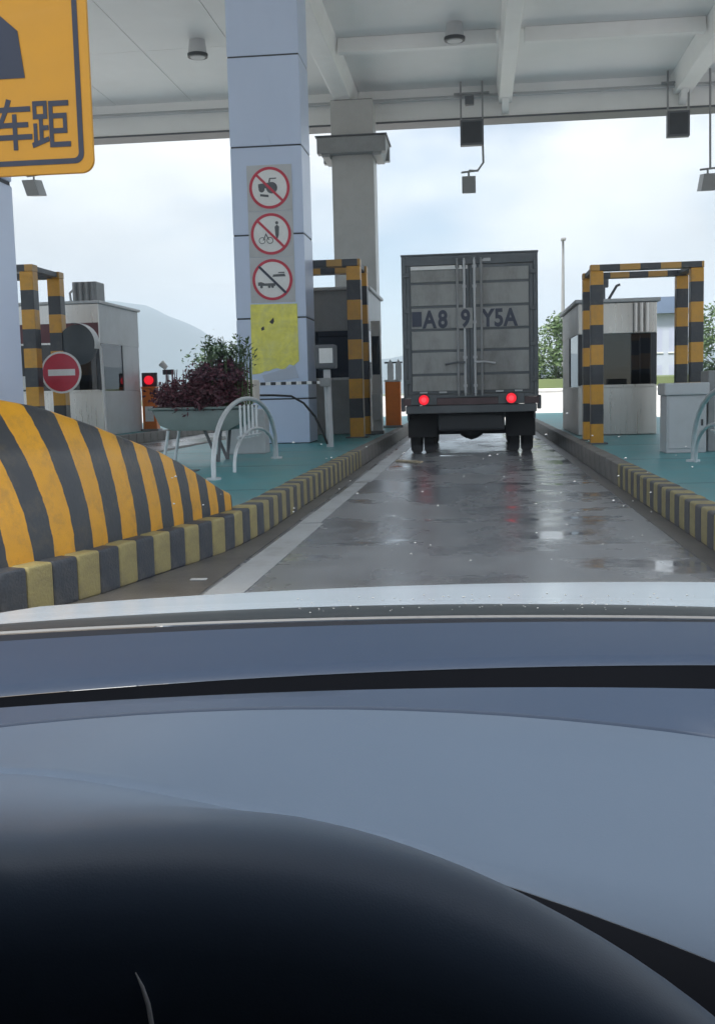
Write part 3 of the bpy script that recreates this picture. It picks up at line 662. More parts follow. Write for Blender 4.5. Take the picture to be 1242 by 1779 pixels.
nt_ = thing('notice_sheet', 'faded yellow paper notice with ragged lower edge on the column', 'notice', (-3.55, 19.49, 2.1))
rr = random.Random(3)
P = [(-3.97, 2.74), (-3.98, 1.50)]
P += [(-3.90 + 0.075 * k, 1.52 + 0.03 * k * 0.5 + rr.uniform(-0.035, 0.035)) for k in range(1, 10)]
P += [(-3.125, 1.72), (-3.13, 2.73)]
MB().prism(P, 19.489, 19.497).build('sheet', M['notice'], nt_)
MB().prism([(-3.80, 1.48), (-3.5, 1.56), (-3.2, 1.64), (-3.14, 1.42), (-3.75, 1.36)], 19.491, 19.498).build('torn_corner', M['pwall'], nt_)
MB().prism([(-3.64, 2.42), (-3.56, 2.50), (-3.55, 2.43), (-3.58, 2.38)], 19.485, 19.4885).prism([(-3.79, 2.32), (-3.74, 2.35), (-3.73, 2.29), (-3.78, 2.27)], 19.485, 19.4885).build('dark_blot', M['dark'], nt_)

# ================================================================== PORTAL FRAMES
def portal(label, xa, xb, ya, yb, H, mp_, w=0.19, posts=((0, 0), (0, 1), (1, 0), (1, 1))):
    t = thing('guard_portal', label, 'portal frame', ((xa + xb) / 2, (ya + yb) / 2, K), 'striped guard portals on the islands')
    xs_, ys_ = (xa, xb), (ya, yb)
    for i, j in posts:
        part('post', mp_, t, xs_[i] - w / 2, xs_[i] + w / 2, ys_[j] - w / 2, ys_[j] + w / 2, K - 0.012, H - w * 0.5, bevel=0.015)
        part('base_plate', M['dgrey'], t, xs_[i] - w * 0.8, xs_[i] + w * 0.8, ys_[j] - w * 0.8, ys_[j] + w * 0.8, K - 0.011, K + 0.012)
    e = w / 2 + 0.003
    for y in ys_: part('cross_beam', M['beam_st'], t, xa - e, xb + e, y - e * 0.98, y + e * 0.98, H - w * 0.5 + 0.002, H, bevel=0.008)
    for x in xs_: part('side_beam', M['dgrey'], t, x - w * 0.35, x + w * 0.35, ya + e, yb - e, H - w * 0.42, H - 0.01, bevel=0.008)
    return t
portal('yellow and black striped portal frame before the right booth', 1.845, 3.32, 17.2, 18.4, 2.96, M['post'])
portal('yellow and black striped portal frame between the column and the truck', -3.75, -2.32, 21.5, 22.8, 3.70, M['post_tall'], w=0.27)
portal('yellow and black striped portal frame across the next lane, far left', -10.4, -8.75, 21.2, 22.6, 3.80, M['post_tall'], w=0.27)

# ================================================================== BOOTHS
def booth(label, x0, x1, y0, y1, H, side, win, roof_extra=None, corr=False, dark_front=False):
    """toll booth; side = +1 if its service side faces +x; win=(z0,z1) window band"""
    t = thing('toll_booth', label, 'toll booth', ((x0 + x1) / 2, (y0 + y1) / 2, K))
    zb, zt = win; fm = M['mgrey'] if dark_front else M['steel']; sm = M['beige'] if side < 0 else M['lgrey']
    th = 0.06
    part('lower_front_panel', fm, t, x0, x1, y0, y0 + th, K - 0.005, zb, bevel=0.012)
    part('upper_front_panel', fm, t, x0, x1, y0, y0 + th, zt, H, bevel=0.012)
    for a, b in ((x0, x0 + 0.10), (x1 - 0.10, x1)): part('corner_post', M['dark'] if not dark_front else M['mgrey'], t, a + 0.002, b - 0.002, y0 + 0.002, y0 + 0.1, zb + 0.001, zt - 0.001)
    fw = part('front_window', M['pane'], t, x0 + 0.10, x1 - 0.10, y0 + 0.03, y0 + 0.04, zb, zt)
    part('window_sill', M['steel'], t, x0 + 0.04, x1 - 0.04, y0 - 0.035, y0 - 0.002, zb - 0.04, zb + 0.01, bevel=0.006)
    for xw in (x0, x1):
        a, b = (xw, xw + th) if xw == x0 else (xw - th, xw)
        part('lower_side_panel', sm, t, a, b, y0 + th + 0.002, y1, K - 0.005, zb - 0.02, bevel=0.01)
        part('upper_side_panel', sm, t, a, b, y0 + th + 0.002, y1, zt + 0.02, H, bevel=0.01)
        ym = y0 + (y1 - y0) * 0.55
        part('side_window', M['pane'], t, a + 0.02, b - 0.02, y0 + 0.12, ym, zb - 0.02, zt + 0.02)
        part('side_door', sm, t, a + 0.004, b - 0.004, ym + 0.03, y1 - 0.02, zb - 0.019, zt + 0.019, bevel=0.008)
        part('window_post', M['mgrey'], t, a + 0.003, b - 0.003, ym, ym + 0.03, zb - 0.018, zt + 0.018)
    part('back_panel', sm, t, x0 + th, x1 - th, y1 - th, y1, K, zb); part('back_window', M['pane'], t, x0 + th, x1 - th, y1 - 0.04, y1 - 0.03, zb, zt)
    part('back_header', sm, t, x0 + th, x1 - th, y1 - th, y1, zt, H)
    part('roof', M['lgrey'], t, x0 - 0.06, x1 + 0.06, y0 - 0.06, y1 + 0.06, H + 0.001, H + 0.07, bevel=0.02)
    part('floor', M['mgrey'], t, x0 + th, x1 - th, y0 + th, y1 - th, K, K + 0.05)
    part('desk', M['dgrey'], t, x0 + 0.07, x1 - 0.07, y0 + 0.08, y0 + 0.6, zb - 0.15, zb - 0.1)
    xm = (x0 + x1) / 2
    mo = part('monitor', M['dark'], t, xm - 0.32, xm + 0.1, y0 + 0.45, y0 + 0.49, zb - 0.02, zb + 0.28)
    part('monitor_stand', M['dark'], t, xm - 0.13, xm - 0.09, y0 + 0.46, y0 + 0.485, zb - 0.1, zb - 0.021)
    part('seat_back', M['maroon'], t, xm - 0.05, xm + 0.4, y0 + 1.1, y0 + 1.2, zb - 0.35, zb + 0.35, bevel=0.04)
    part('papers', M['white'], t, xm + 0.05, xm + 0.25, y0 + 0.15, y0 + 0.38, zb - 0.099, zb - 0.02)
    return t
bR = booth('stainless steel toll booth with dark front window on the right island', 1.85, 3.24, 20.3, 23.9, 2.62, -1, (1.15, 2.07))
MB().cyl((2.35, 20.9, 2.69), (2.35, 20.9, 3.06), 0.05, n=10).box(2.27, 2.45, 20.82, 21.0, 2.95, 3.1).tube([(2.45, 21.0, 2.7), (2.62, 21.0, 2.98), (2.68, 21.0, 3.0)], 0.025, 8).build('roof_camera', M['dgrey'], bR)
mb = MB()
for k in range(3): mb.cyl((2.86 + 0.1 * k, 20.285, 2.09), (2.86 + 0.1 * k, 20.285, 2.60), 0.045, n=12)
mb.build('corner_fluting', M['steel'], bR, True)
bL = booth('dark grey toll booth half hidden behind the striped portal and column', -4.6, -2.24, 23.4, 26.6, 3.30, 1, (1.45, 2.45), dark_front=True)
bN = booth('grey toll booth with roof duct on the far left island', -10.9, -8.9, 25.6, 28.7, 3.40, 1, (1.35, 2.45))
part('red_band', M['maroon'], bN, -10.89, -8.915, 25.588, 25.599, 2.5, 2.95)
d_ = MB().box(-9.62, -9.02, 25.9, 26.5, 3.475, 3.95).build('roof_duct', M['mgrey'], bN, False, 0.02)
mb = MB()
for k in range(4): mb.cyl((-9.55 + 0.155 * k, 25.885, 3.48), (-9.55 + 0.155 * k, 25.885, 3.94), 0.05, n=10)
mb.build('duct_rib', M['mgrey'], d_, True)
MB().tube([(-9.7, 26.0, 3.47), (-9.72, 26.0, 3.7), (-9.62, 26.0, 3.78)], 0.03, 8).build('roof_pipe', M['lgrey'], bN, True)

# ================================================================== EQUIPMENT ON THE ISLANDS
def hoop_guard(label, x, ya, yb, h, group='arched tubular guards on the islands'):
    t = thing('hoop_guard', label, 'guard rail', (x, (ya + yb) / 2, K), group)
    def arch(y0, y1, hh, n=22):
        pts = []
        for k in range(n + 1):
            a = PI * k / n
            pts.append((x, (y0 + y1) / 2 - (y1 - y0) / 2 * math.cos(a) * (1.0), K - 0.01 + hh * math.sin(a) ** 0.75))
        return pts
    MB().tube(arch(ya, yb, h), 0.027, 10).build('outer_hoop', M['galv'], t, True)
    m = (ya + yb) / 2
    MB().tube(arch(m - (m - ya) * 0.45, yb - 0.15, h * 0.55), 0.02, 10).build('inner_hoop', M['galv'], t, True)
    for k in range(5):
        y = m - 0.42 + 0.24 * k
        MB().cyl((x, y, K + h * 0.42), (x, y, K + h * 0.90), 0.014, n=8).build('bar', M['galv'], t, True)
    MB().tube([(x, m - 0.6, K + h * 0.45), (x, m + 0.75, K + h * 0.45)], 0.016, 8).build('mid_rail', M['galv'], t, True)
    for y in (ya, yb): MB().cyl((x, y, K - 0.012), (x, y, K + 0.01), 0.08, n=14).build('foot_plate', M['galv'], t)
hoop_guard('arched white tubular guard standing on the left teal island', -2.76, 11.3, 15.0, 0.84)
hoop_guard('arched tubular guard beside the grey cabinet at the right edge', 2.46, 9.4, 12.85, 0.84)

cb = thing('equipment_cabinet', 'blue grey metal cabinet on the right island before the portal', 'cabinet', (2.68, 14.7, K))
part('body', M['lgrey'], cb, 2.43, 2.93, 14.45, 14.95, K - 0.01, 0.99, bevel=0.012)
part('door', M['lgrey'], cb, 2.455, 2.905, 14.436, 14.449, K + 0.05, 0.96, bevel=0.004)
part('lid', M['lgrey'], cb, 2.40, 2.96, 14.41, 14.98, 0.992, 1.15, bevel=0.02)
part('lock', M['dark'], cb, 2.86, 2.885, 14.425, 14.4355, 0.6, 0.68)
part('second_body', M['mgrey'], cb, 3.0, 3.4, 14.7, 15.2, K - 0.01, 1.3, bevel=0.012)

# planter with maroon shrub
pl = thing('raised_planter', 'grey green trough planter on splayed legs with dark maroon shrub', 'planter', (-3.68, 14.7, K))
prof = [(-4.32, 0.955), (-4.22, 0.75), (-4.05, 0.68), (-3.28, 0.67), (-3.12, 0.75), (-3.05, 0.95)]
tr = MB().prism(prof, 14.35, 15.05).build('trough', M['trough'], pl, True, 0.02)
part('rim', M['trough'], pl, -4.36, -3.01, 14.31, 15.09, 0.956, 0.99, bevel=0.012)
part('soil', M['soil'], pl, -4.28, -3.08, 14.38, 15.02, 0.991, 1.0)
for xa, xb in ((-3.62, -3.45), (-3.40, -3.45), (-4.12, -4.2)):
    for y in (14.42, 14.98):
        MB().tube([(xa, y, 0.68), (xb, y, K - 0.012)], 0.022, 8).build('leg', M['dgrey'] if xa > -3.8 else M['galv'], pl, True)
fo = MB(); r5 = random.Random(5)
leaves(fo, (-3.76, 14.7, 1.16), (0.60, 0.40, 0.20), 5200, 0.034, rnd=r5); leaves(fo, (-3.45, 14.7, 1.33), (0.42, 0.36, 0.26), 4600, 0.034, rnd=r5); leaves(fo, (-3.68, 14.6, 1.05), (0.62, 0.36, 0.10), 2200, 0.034, rnd=r5)
for k in range(26):
    bx_ = r5.uniform(-4.2, -3.1)
    fo.tube([(bx_, 14.7, 0.99), (bx_ + r5.uniform(-.1, .1), 14.7 + r5.uniform(-.2, .2), 1.5)], [0.012, 0.005], 5)
stuff(fo.build('shrub_foliage', M['leaf_m'], pl, recalc=False))
gs = MB()
for k in range(46):
    bx_ = r5.uniform(-3.66, -3.02); by_ = r5.uniform(14.5, 14.95); hh = r5.uniform(1.70, 1.97)
    tipx = bx_ + r5.uniform(-.12, .12); gs.tube([(bx_, by_, 1.0), (bx_, by_, hh - 0.2), (tipx, by_, hh)], [0.008, 0.006, 0.003], 5)
    for q in range(16):
        z = hh - r5.uniform(0, 0.3); a = r5.uniform(0, 2 * PI); l = r5.uniform(0.06, 0.13)
        p0 = Vector((bx_ + (tipx - bx_) * 0.6, by_, z)); dv_ = Vector((math.cos(a), math.sin(a), r5.uniform(-0.2, 0.7))).normalized()
        w_ = dv_.cross(Vector((0, 0, 1))).normalized() * 0.018
        gs.add([p0, p0 + dv_ * l * 0.5 + w_, p0 + dv_ * l, p0 + dv_ * l * 0.5 - w_], [(0, 1, 2, 3)])
stuff(gs.build('green_shoots', M['leaf_g'], pl, recalc=False))

# barrier arm, swung across the island
ba = thing('boom_gate', 'black and white barrier arm on a slim post before the column', 'barrier', (-2.4, 17.9, K))
MB().cyl((-2.40, 17.95, K - 0.012), (-2.42, 17.95, 1.52), 0.06, n=14).build('post', M['lgrey'], ba, True)
part('head', M['dgrey'], ba, -2.60, -2.26, 17.8, 18.1, 1.53, 1.92, bevel=0.03)
part('head_display', M['white'], ba, -2.52, -2.30, 17.785, 17.799, 1.62, 1.86, bevel=0.004)
MB().box(-3.95, -2.50, 17.80, 17.86, 1.285, 1.335).build('arm', M['arm_st'], ba, False, 0.008)
part('arm_bracket', M['mgrey'], ba, -2.52, -2.36, 17.78, 17.88, 1.24, 1.38, bevel=0.01)
cp = [(-3.75, 17.8, 1.13), (-3.3, 17.8, 1.12), (-3.0, 17.8, 1.10), (-2.8, 17.82, 0.98), (-2.62, 17.85, 0.75), (-2.5, 17.88, 0.48), (-2.44, 17.9, 0.30)]
MB().tube(cp, 0.018, 8).build('cable', M['rubber'], ba, True)
blk = thing('concrete_block_step', 'pale stepped concrete blocks beside the planter', 'block', (-3.3, 16.3, K))
for x0, x1, z0, z1 in ((-3.75, -3.15, K - 0.01, 0.92), (-3.74, -3.42, 0.921, 1.0), (-3.55, -3.28, 1.01, 1.36)):
    MB().box(x0, x1, 16.2, 16.6, z0, z1).build('block', M['beige'] if z0 > 0.95 else M['lgrey'], blk, False, 0.02)

# orange barrier machines
def barrier_box(label, x, y, h, lamp=False, flip=1):
    t = thing('barrier_machine', label, 'barrier machine', (x, y, K), 'orange barrier machines')
    part('housing', M['orange'], t, x - 0.19, x + 0.19, y - 0.15, y + 0.15, K - 0.01, K + h, bevel=0.02)
    part('lid', M['white'] if not lamp else M['orange'], t, x - 0.205, x + 0.205, y - 0.165, y + 0.165, K + h + 0.001, K + h + 0.05, bevel=0.012)
    part('access_door', M['orange'], t, x - 0.15, x + 0.15, y - 0.163, y - 0.151, K + 0.1, K + h - 0.12, bevel=0.004)
    part('plinth', M['mgrey'], t, x - 0.24, x + 0.24, y - 0.2, y + 0.2, K - 0.011, K + 0.05)
    if lamp:
        l = MB().disc((x + 0.02, K + h + 0.22), 0.115, y - 0.2, y - 0.1, 24).build('signal_lamp', M['redlamp'], t)
        part('lamp_housing', M['dark'], t, x - 0.19, x + 0.21, y - 0.098, y + 0.05, K + h + 0.051, K + h + 0.42, bevel=0.02)
        part('warning_plate', M['white'], t, x - 0.11, x + 0.12, y - 0.176, y - 0.164, K + 0.25, K + 0.65)
        MB().box(x + flip * 0.2, x + flip * 0.55, y - 0.05, y + 0.05, K + 0.6, K + 0.68).build('arm_stub', M['white'], t, False, 0.006)
    else:
        for a in (-0.13, 0.07):
            MB().prism([(x + a, K + h + 0.051), (x + a + 0.15, K + h + 0.051), (x + a + 0.15, K + h + 0.42), (x + a + 0.075, K + h + 0.56), (x + a, K + h + 0.42)], y - 0.04, y + 0.04).build('upright_plate', M['white'], t, False, 0.005)
        part('joint_bar', M['dark'], t, x - 0.2, x + 0.24, y - 0.03, y + 0.03, K + h + 0.45, K + h + 0.49)
    return t
barrier_box('orange barrier machine with white plates, left of the truck', -2.03, 27.2, 1.12)
barrier_box('orange barrier machine with glowing red lamp beside the far left booth', -8.62, 28.6, 1.12, True)

fp = thing('fee_display', 'tall slim white display pillar beside the striped portal, left of truck', 'display', (-2.05, 24.0, K))
part('pillar', M['white'], fp, -2.17, -1.97, 23.1, 23.3, K - 0.01, 2.62, bevel=0.02)
part('screen', M['window'], fp, -2.15, -1.99, 23.088, 23.099, 1.5, 2.3)
part('base', M['mgrey'], fp, -2.20, -1.94, 23.07, 23.33, K - 0.011, K + 0.06)
part('control_box', M['white'], fp, -2.17, -1.97, 22.98, 23.086, 0.55, 1.1, bevel=0.01)

# no entry sign and round mirror on the far left island
ne = thing('no_entry_sign', 'round red no entry sign with white bar on the far left island', 'sign', (-8.5, 21.75, K))
cx, cz = -8.40, 1.69
MB().disc((cx, cz), 0.425, 21.74, 21.76, 44).build('plate', M['white'], ne)
MB().disc((cx, cz), 0.385, 21.735, 21.7395, 44).build('red_face', M['red'], ne)
part('white_bar', M['white'], ne, cx - 0.27, cx + 0.30, 21.730, 21.7345, cz - 0.065, cz + 0.065)
MB().cyl((cx - 0.5, 21.8, K - 0.01), (cx - 0.5, 21.8, 1.75), 0.035, n=10).tube([(cx - 0.55, 21.8, 1.62), (cx + 0.35, 21.8, 1.62)], 0.02, 8).build('post', M['galv'], ne, True)
part('junction_box', M['white'], ne, -9.05, -8.80, 21.2, 21.34, 1.35, 1.62, bevel=0.015)
mi = thing('round_mirror', 'dark round traffic mirror with white hood on a bent white pole', 'mirror', (-7.95, 22.6, K))
cx, cz = -8.30, 2.28
MB().disc((cx, cz), 0.42, 22.5, 22.56, 44).build('disc', M['mirror'], mi)
hp = [(cx + 0.45 * math.cos(a), 22.38, cz + 0.45 * math.sin(a)) for a in [math.radians(100 - 7.5 * k) for k in range(16)]]
mb = MB(); mb.grid([[(x, 22.30, z) for x, y, z in hp], [(x, 22.60, z) for x, y, z in hp], [(x * 1.0 - 0.02 * (x - cx), 22.60, z - 0.02 * (z - cz)) for x, y, z in hp], [(x - 0.02 * (x - cx), 22.30, z - 0.02 * (z - cz)) for x, y, z in hp], [(x, 22.30, z) for x, y, z in hp]])
mb.build('hood', M['white'], mi, True)
MB().tube([(cx + 0.05, 22.63, cz + 0.30), (cx + 0.33, 22.63, cz + 0.22), (cx + 0.45, 22.63, cz - 0.1), (cx + 0.47, 22.63, 1.4), (cx + 0.50, 22.63, K - 0.01)], 0.032, 10).build('pole', M['white'], mi, True)
lb = thing('small_spot_lamp', 'small white headed lamp on a post beside the maroon shrub', 'lamp', (-8.1, 27.0, K))
MB().cyl((-8.48, 29.8, K - 0.01), (-8.48, 29.8, 1.75), 0.05, n=10).build('post', M['lgrey'], lb, True)
part('bracket', M['dark'], lb, -8.58, -8.30, 29.72, 29.88, 1.76, 1.9)
MB().tube([(-8.62, 29.75, 2.08), (-8.48, 29.75, 1.95)], [0.10, 0.07], 14).build('lamp_head', M['white'], lb, True)

# ================================================================== HANGING FROM THE CANOPY
def lane_signal(label, x, w, z0, z1, y=33.2):
    t = thing('lane_signal', label, 'lane signal', (x, y, 9.0), 'dark lane signal boxes hanging from the canopy')
    part('housing', M['dgrey'], t, x - w / 2, x + w / 2, y - 0.12, y + 0.12, z0, z1, bevel=0.015)
    part('rear_hatch', M['dark'], t, x - w / 2 + 0.06, x + w / 2 - 0.06, y - 0.131, y - 0.1205, z0 + 0.06, z1 - 0.06, bevel=0.004)
    for s in (-1, 1): part('hanger', M['mgrey'], t, x + s * w * 0.46 - 0.025, x + s * w * 0.46 + 0.025, y - 0.03, y + 0.03, z1 + 0.001, ZC - 0.003)
    part('hanger_rail', M['mgrey'], t, x - w * 0.75, x + w * 0.75, y - 0.035, y + 0.035, ZC - 0.36, ZC - 0.31)
    return t
lane_signal('dark square lane signal box hanging above the truck lane', -0.01, 0.68, 8.24, 8.96)
lane_signal('dark square lane signal box hanging above the right booth', 5.86, 0.63, 8.20, 8.92)
part_box = MB().box(-0.2, 0.06, 32.9, 33.1, 9.35, 9.6); tag(part_box.build('junction_box', M['dgrey'], None, False, 0.02, base=(-0.07, 33, 9.4)), 'small dark box on the rail over the truck lane signal', 'box')
def cctv(label, path, x, y, z, tilt=0.25, arm=0.3):
    t = thing('security_camera', label, 'camera', (x, y, z), 'cameras hanging under the canopy edge')
    MB().tube(path, 0.032, 8).build('drop_pole', M['mgrey'], t, True)
    MB().tube([(x - 0.22, y, z + 0.36), (x + 0.28, y, z + 0.40)], 0.03, 8).build('cross_bar', M['mgrey'], t, True)
    MB().tube([(x, y, z + 0.36), (x, y, z + 0.22)], 0.03, 8).build('mount', M['mgrey'], t, True)
    w, h, d = 0.20, 0.24, 0.32
    vs = []
    for q in (-w, w):
        for yy_ in (-d, d):
            for zz in (-h, h):
                vs.append((x + q + tilt * zz * 0.5, y + yy_, z + zz + 0.15 * yy_ - 0.0))
    MB().add(vs, [(0, 1, 3, 2), (4, 6, 7, 5), (0, 4, 5, 1), (2, 3, 7, 6), (0, 2, 6, 4), (1, 5, 7, 3)]).build('housing', M['mgrey'], t, False, 0.02)
    MB().cyl((x, y + d + 0.001, z + 0.06), (x, y + d + 0.03, z + 0.07), 0.09, n=16).build('lens', M['window'], t)
cctv('grey camera on a bent bracket below the lane signal above the truck', [(0.30, 33.2, 8.23), (0.31, 33.2, 7.75), (0.14, 33.2, 7.52), (-0.12, 33.2, 7.54)], -0.12, 33.2, 7.13, 0.0)
cctv('grey camera on a long drop pole at the right edge', [(6.74, 33.2, ZC - 0.003), (6.76, 33.2, 8.2), (6.77, 33.2, 7.30)], 6.70, 33.2, 6.9, 0.35)
cctv('grey camera hanging below the yellow warning sign', [(-13.42, 33.2, ZC - 0.003), (-13.42, 33.2, 8.0)], -13.36, 33.2, 7.62, -0.6)
def ceiling_lamp(label, x, y):
    t = thing('ceiling_lamp', label, 'lamp', (x, y, ZC), 'round lamps under the canopy ceiling')
    MB().cyl((x, y, ZC - 0.002), (x, y, ZC - 0.34), 0.20, 0.24, 20).build('housing', M['lgrey'], t, True)
    MB().cyl((x, y, ZC - 0.341), (x, y, ZC - 0.42), 0.26, 0.25, 20).build('bezel', M['dark'], t, True)
    MB().cyl((x, y, ZC - 0.4205), (x, y, ZC - 0.44), 0.19, 0.17, 20).build('lens', M['lgrey'], t, True)
ceiling_lamp('round ceiling lamp above the truck lane', -0.4, 28.0)
ceiling_lamp('round ceiling lamp left of the column with the round signs', -6.85, 28.1)

# ================================================================== BEYOND THE TOLL GATE
bld = thing('station_building', 'pale building with blue grey roof behind the right booth', 'building', (10, 62, 0))
wl = part('wall', M['pwall'], bld, 7.9, 11.0, 60, 68, 0, 4.9)
MB().prism([(7.6, 4.901), (11.3, 4.901), (10.6, 5.75), (8.3, 5.75)], 59.6, 68.4).build('roof', M['roof_b'], bld)
for z in (1.0, 2.9):
    for x in (8.3, 9.25, 10.2):
        w_ = part('window', M['shutter'], bld, x, x + 0.6, 59.985, 59.999, z, z + 1.2)
        part('sill', M['white'], w_, x - 0.05, x + 0.65, 59.95, 59.984, z - 0.08, z - 0.005)
        part('mullion', M['white'], w_, x + 0.28, x + 0.32, 59.97, 59.984, z, z + 1.2)
pole = thing('street_lamp', 'tall thin light pole standing beyond the truck', 'street lamp', (4.52, 60, 0))
MB().tube([(4.5, 58, 0), (4.52, 58, 5), (4.54, 58, 8.6)], [0.11, 0.09, 0.06], 10).build('pole', M['mgrey'], pole, True)
part('lamp_head', M['mgrey'], pole, 4.42, 4.66, 57.5, 58.1, 8.6, 8.72, bevel=0.03)
tree('leafy_tree', 'bushy green tree between the truck and the right booth', 3.75, 52, 4.3, 1.25, M['leaf_g'], 4200, 1.6, 'trees beyond the toll gate', 0.10)
tree('leafy_tree', 'green tree behind the right portal frame at the picture edge', 11.9, 55, 4.9, 1.5, M['leaf_g'], 3600, 1.5, 'trees beyond the toll gate', 0.12)
tree('leafy_tree', 'low dark green tree behind the column left of the maroon shrub', -9.6, 42, 3.0, 1.6, M['leaf_d'], 3600, 1.0, 'trees beyond the toll gate', 0.10)
wall = thing('low_wall', 'long low white concrete wall beyond the lanes on the right', 'wall', (6, 46, 0))
for k in range(5):
    part('wall_panel', M['white'], wall, 1.8 + k * 2.0, 3.79 + k * 2.0, 46, 46.25, 0.0, 1.02)
    part('coping', M['white'], wall, 1.8 + k * 2.0, 3.79 + k * 2.0, 45.95, 46.3, 1.021, 1.12, bevel=0.02)
bank = MB()
bank.prismx([(46.6, -0.1), (47.6, 1.5), (62, 1.7), (70, -0.1)], 1.5, 30); struct(bank.build('grass_bank', M['ground']))
# scraps on the road
tag(MB().box(-1.755, -1.655, 6.47, 6.52, 0.0045, 0.012).build('plastic_scrap', M['white'], None, False, 0.003, base=(-1.7, 6.5, 0)), 'small white scrap lying in the gutter by the striped kerb', 'scrap')
tag(MB().slab([(-1.30, 17.62), (-0.88, 17.15), (-0.84, 17.32), (-1.26, 17.78)], 0.001, 0.03).build('wood_offcut', M['wood'], None, False, 0.006, base=(-1.1, 17.4, 0)), 'pale wooden offcut lying on the wet lane behind the truck', 'wood piece')

# ================================================================== THE CAR THE PICTURE IS TAKEN FROM
M['dash'] = mat('sheen_dash_plastic', (0.062, 0.087, 0.130), 0.42, 0.03, 2, spec=0.4, bump=0.04, bscale=900, rvar=0.05)  # lighter than the panels ahead: windscreen reflection painted into the base colour
M['dashf'] = mat('dim_defroster_plastic', (0.023, 0.037, 0.068), 0.42, 0.03, 2, spec=0.4, bump=0.04, bscale=900, rvar=0.05)  # dimmer copy of the dash colour, for the band without that reflection
M['dashu'] = mat('dim_upper_dash_plastic', (0.030, 0.046, 0.080), 0.42, 0.03, 2, spec=0.4, bump=0.04, bscale=900, rvar=0.05)  # likewise a dimmer copy; the tone step imitates less reflection
M['dashd'] = mat('dash_dark_and_shade', (0.012, 0.014, 0.02), 0.5, 0.05, 2, spec=0.25)  # near-black for the seal, and for shade painted in slot and rear face
M['lining'] = mat('cabin_lining', (0.015, 0.016, 0.018), 0.9, 0.05, 2)
M['frit'] = mat('black_glass_band', (0.022, 0.027, 0.032), 0.35, 0.05, 3, spec=0.2, rvar=0.03)
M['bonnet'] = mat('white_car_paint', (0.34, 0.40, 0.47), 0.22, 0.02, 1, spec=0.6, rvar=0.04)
M['glass'] = glass_mat('windscreen_glass', (0.97, 0.985, 0.98), 0.02, 0.0, 5.0)
M['tint'] = glass_mat('blackout_side_glass', (0.02, 0.022, 0.025), 0.05)  # nearly opaque tint added on the unseen sides to keep light off the dash
M['chrome'] = mat('satin_trim', (0.5, 0.52, 0.55), 0.3, 0.03, 2, metal=0.8)
car = thing('car', 'dark blue grey car dashboard and white bonnet seen from the driver seat', 'car', (0.1, -0.6, 0))
XS = [-0.78 + 0.04 * i for i in range(45)]             # across the cabin
def curve(y0, k, cz, dy=0, dz=0, xs=XS):
    out = []
    for x in xs:
        z = 0
        for c in cz: z = z * x + c
        out.append((x, y0 - k * (x - 0.1) ** 2 + dy, z + dz))
    return out
cA = curve(1.95, .12, (-0.0174, 0.0125, 0.7746)); cB = curve(1.12, .2, (-0.0383, -0.0065, 0.9048)); cB2 = curve(1.08, .2, (-0.0159, -0.0029, 0.897))
cC = curve(1.05, .2, (-0.0145, 0.0035, 0.8963)); cD = curve(.93, .2, (-0.0265, 0.022, 0.8848)); cE = curve(.88, .2, (-0.031, 0.0036, 0.879))
XC = [max(-0.40, min(0.2, x)) for x in XS]
cS = [(x, y, z) for (x, y, _), (_, _, z) in zip(curve(.82, .2, (0.0,)), curve(.82, 0, (-0.1906, -0.067, 0.8757), xs=XC))]
def mixrow(a, b, t, dz=0): return [tuple(Vector(p).lerp(Vector(q), t) + Vector((0, 0, dz))) for p, q in zip(a, b)]
def off(a, dy=0, dz=0): return [(x, y + dy, z + dz) for x, y, z in a]
# bonnet
far = [(x, 2.75 - 0.2 * (x - .1) ** 2, 0.62) for x, y, z in cA]
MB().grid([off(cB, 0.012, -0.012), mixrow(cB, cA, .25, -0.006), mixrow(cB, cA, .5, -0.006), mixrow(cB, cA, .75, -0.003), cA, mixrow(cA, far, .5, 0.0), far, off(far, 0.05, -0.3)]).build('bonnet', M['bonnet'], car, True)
# black printed band at the foot of the windscreen, its bright edge and dash panels
MB().grid([off(cB, 0, -0.004), off(mixrow(cB, cB2, .5), 0, 0.0), cB2]).build('cowl_band', M['frit'], car, True)
MB().grid([off(cB2, -0.002, 0.0005), off(cB2, -0.004, 0.001), off(cB2, -0.006, -0.001)]).build('glass_edge_trim', M['dgrey'], car, True)
MB().grid([off(cB2, -0.007, -0.002), mixrow(cB2, cC, .6, -0.003), off(cC, 0, -0.006)]).build('windscreen_seal', M['dashd'], car, True)
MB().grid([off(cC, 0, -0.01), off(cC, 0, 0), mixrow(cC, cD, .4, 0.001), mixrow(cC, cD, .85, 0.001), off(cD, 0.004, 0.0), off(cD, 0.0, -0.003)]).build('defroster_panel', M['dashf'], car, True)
MB().grid([off(cD, 0.0005, -0.0035), off(cD, 0.004, -0.03), off(cD, 0.0, -0.11), off(cE, 0.0, -0.11), off(cE, 0.0, -0.03), off(cE, 0.001, -0.0045)]).build('defroster_slot', M['dashd'], car)  # the shade inside the slot is put into its near-black walls
MB().grid([off(cE, 0.002, -0.004), off(cE, -0.002, 0.0), mixrow(cE, cS, .5, 0.0008), off(cS, 0.003, 0.0), off(cS, 0.001, -0.004), off(cS, 0.002, -0.02)]).build('dash_upper_panel', M['dashu'], car, True)
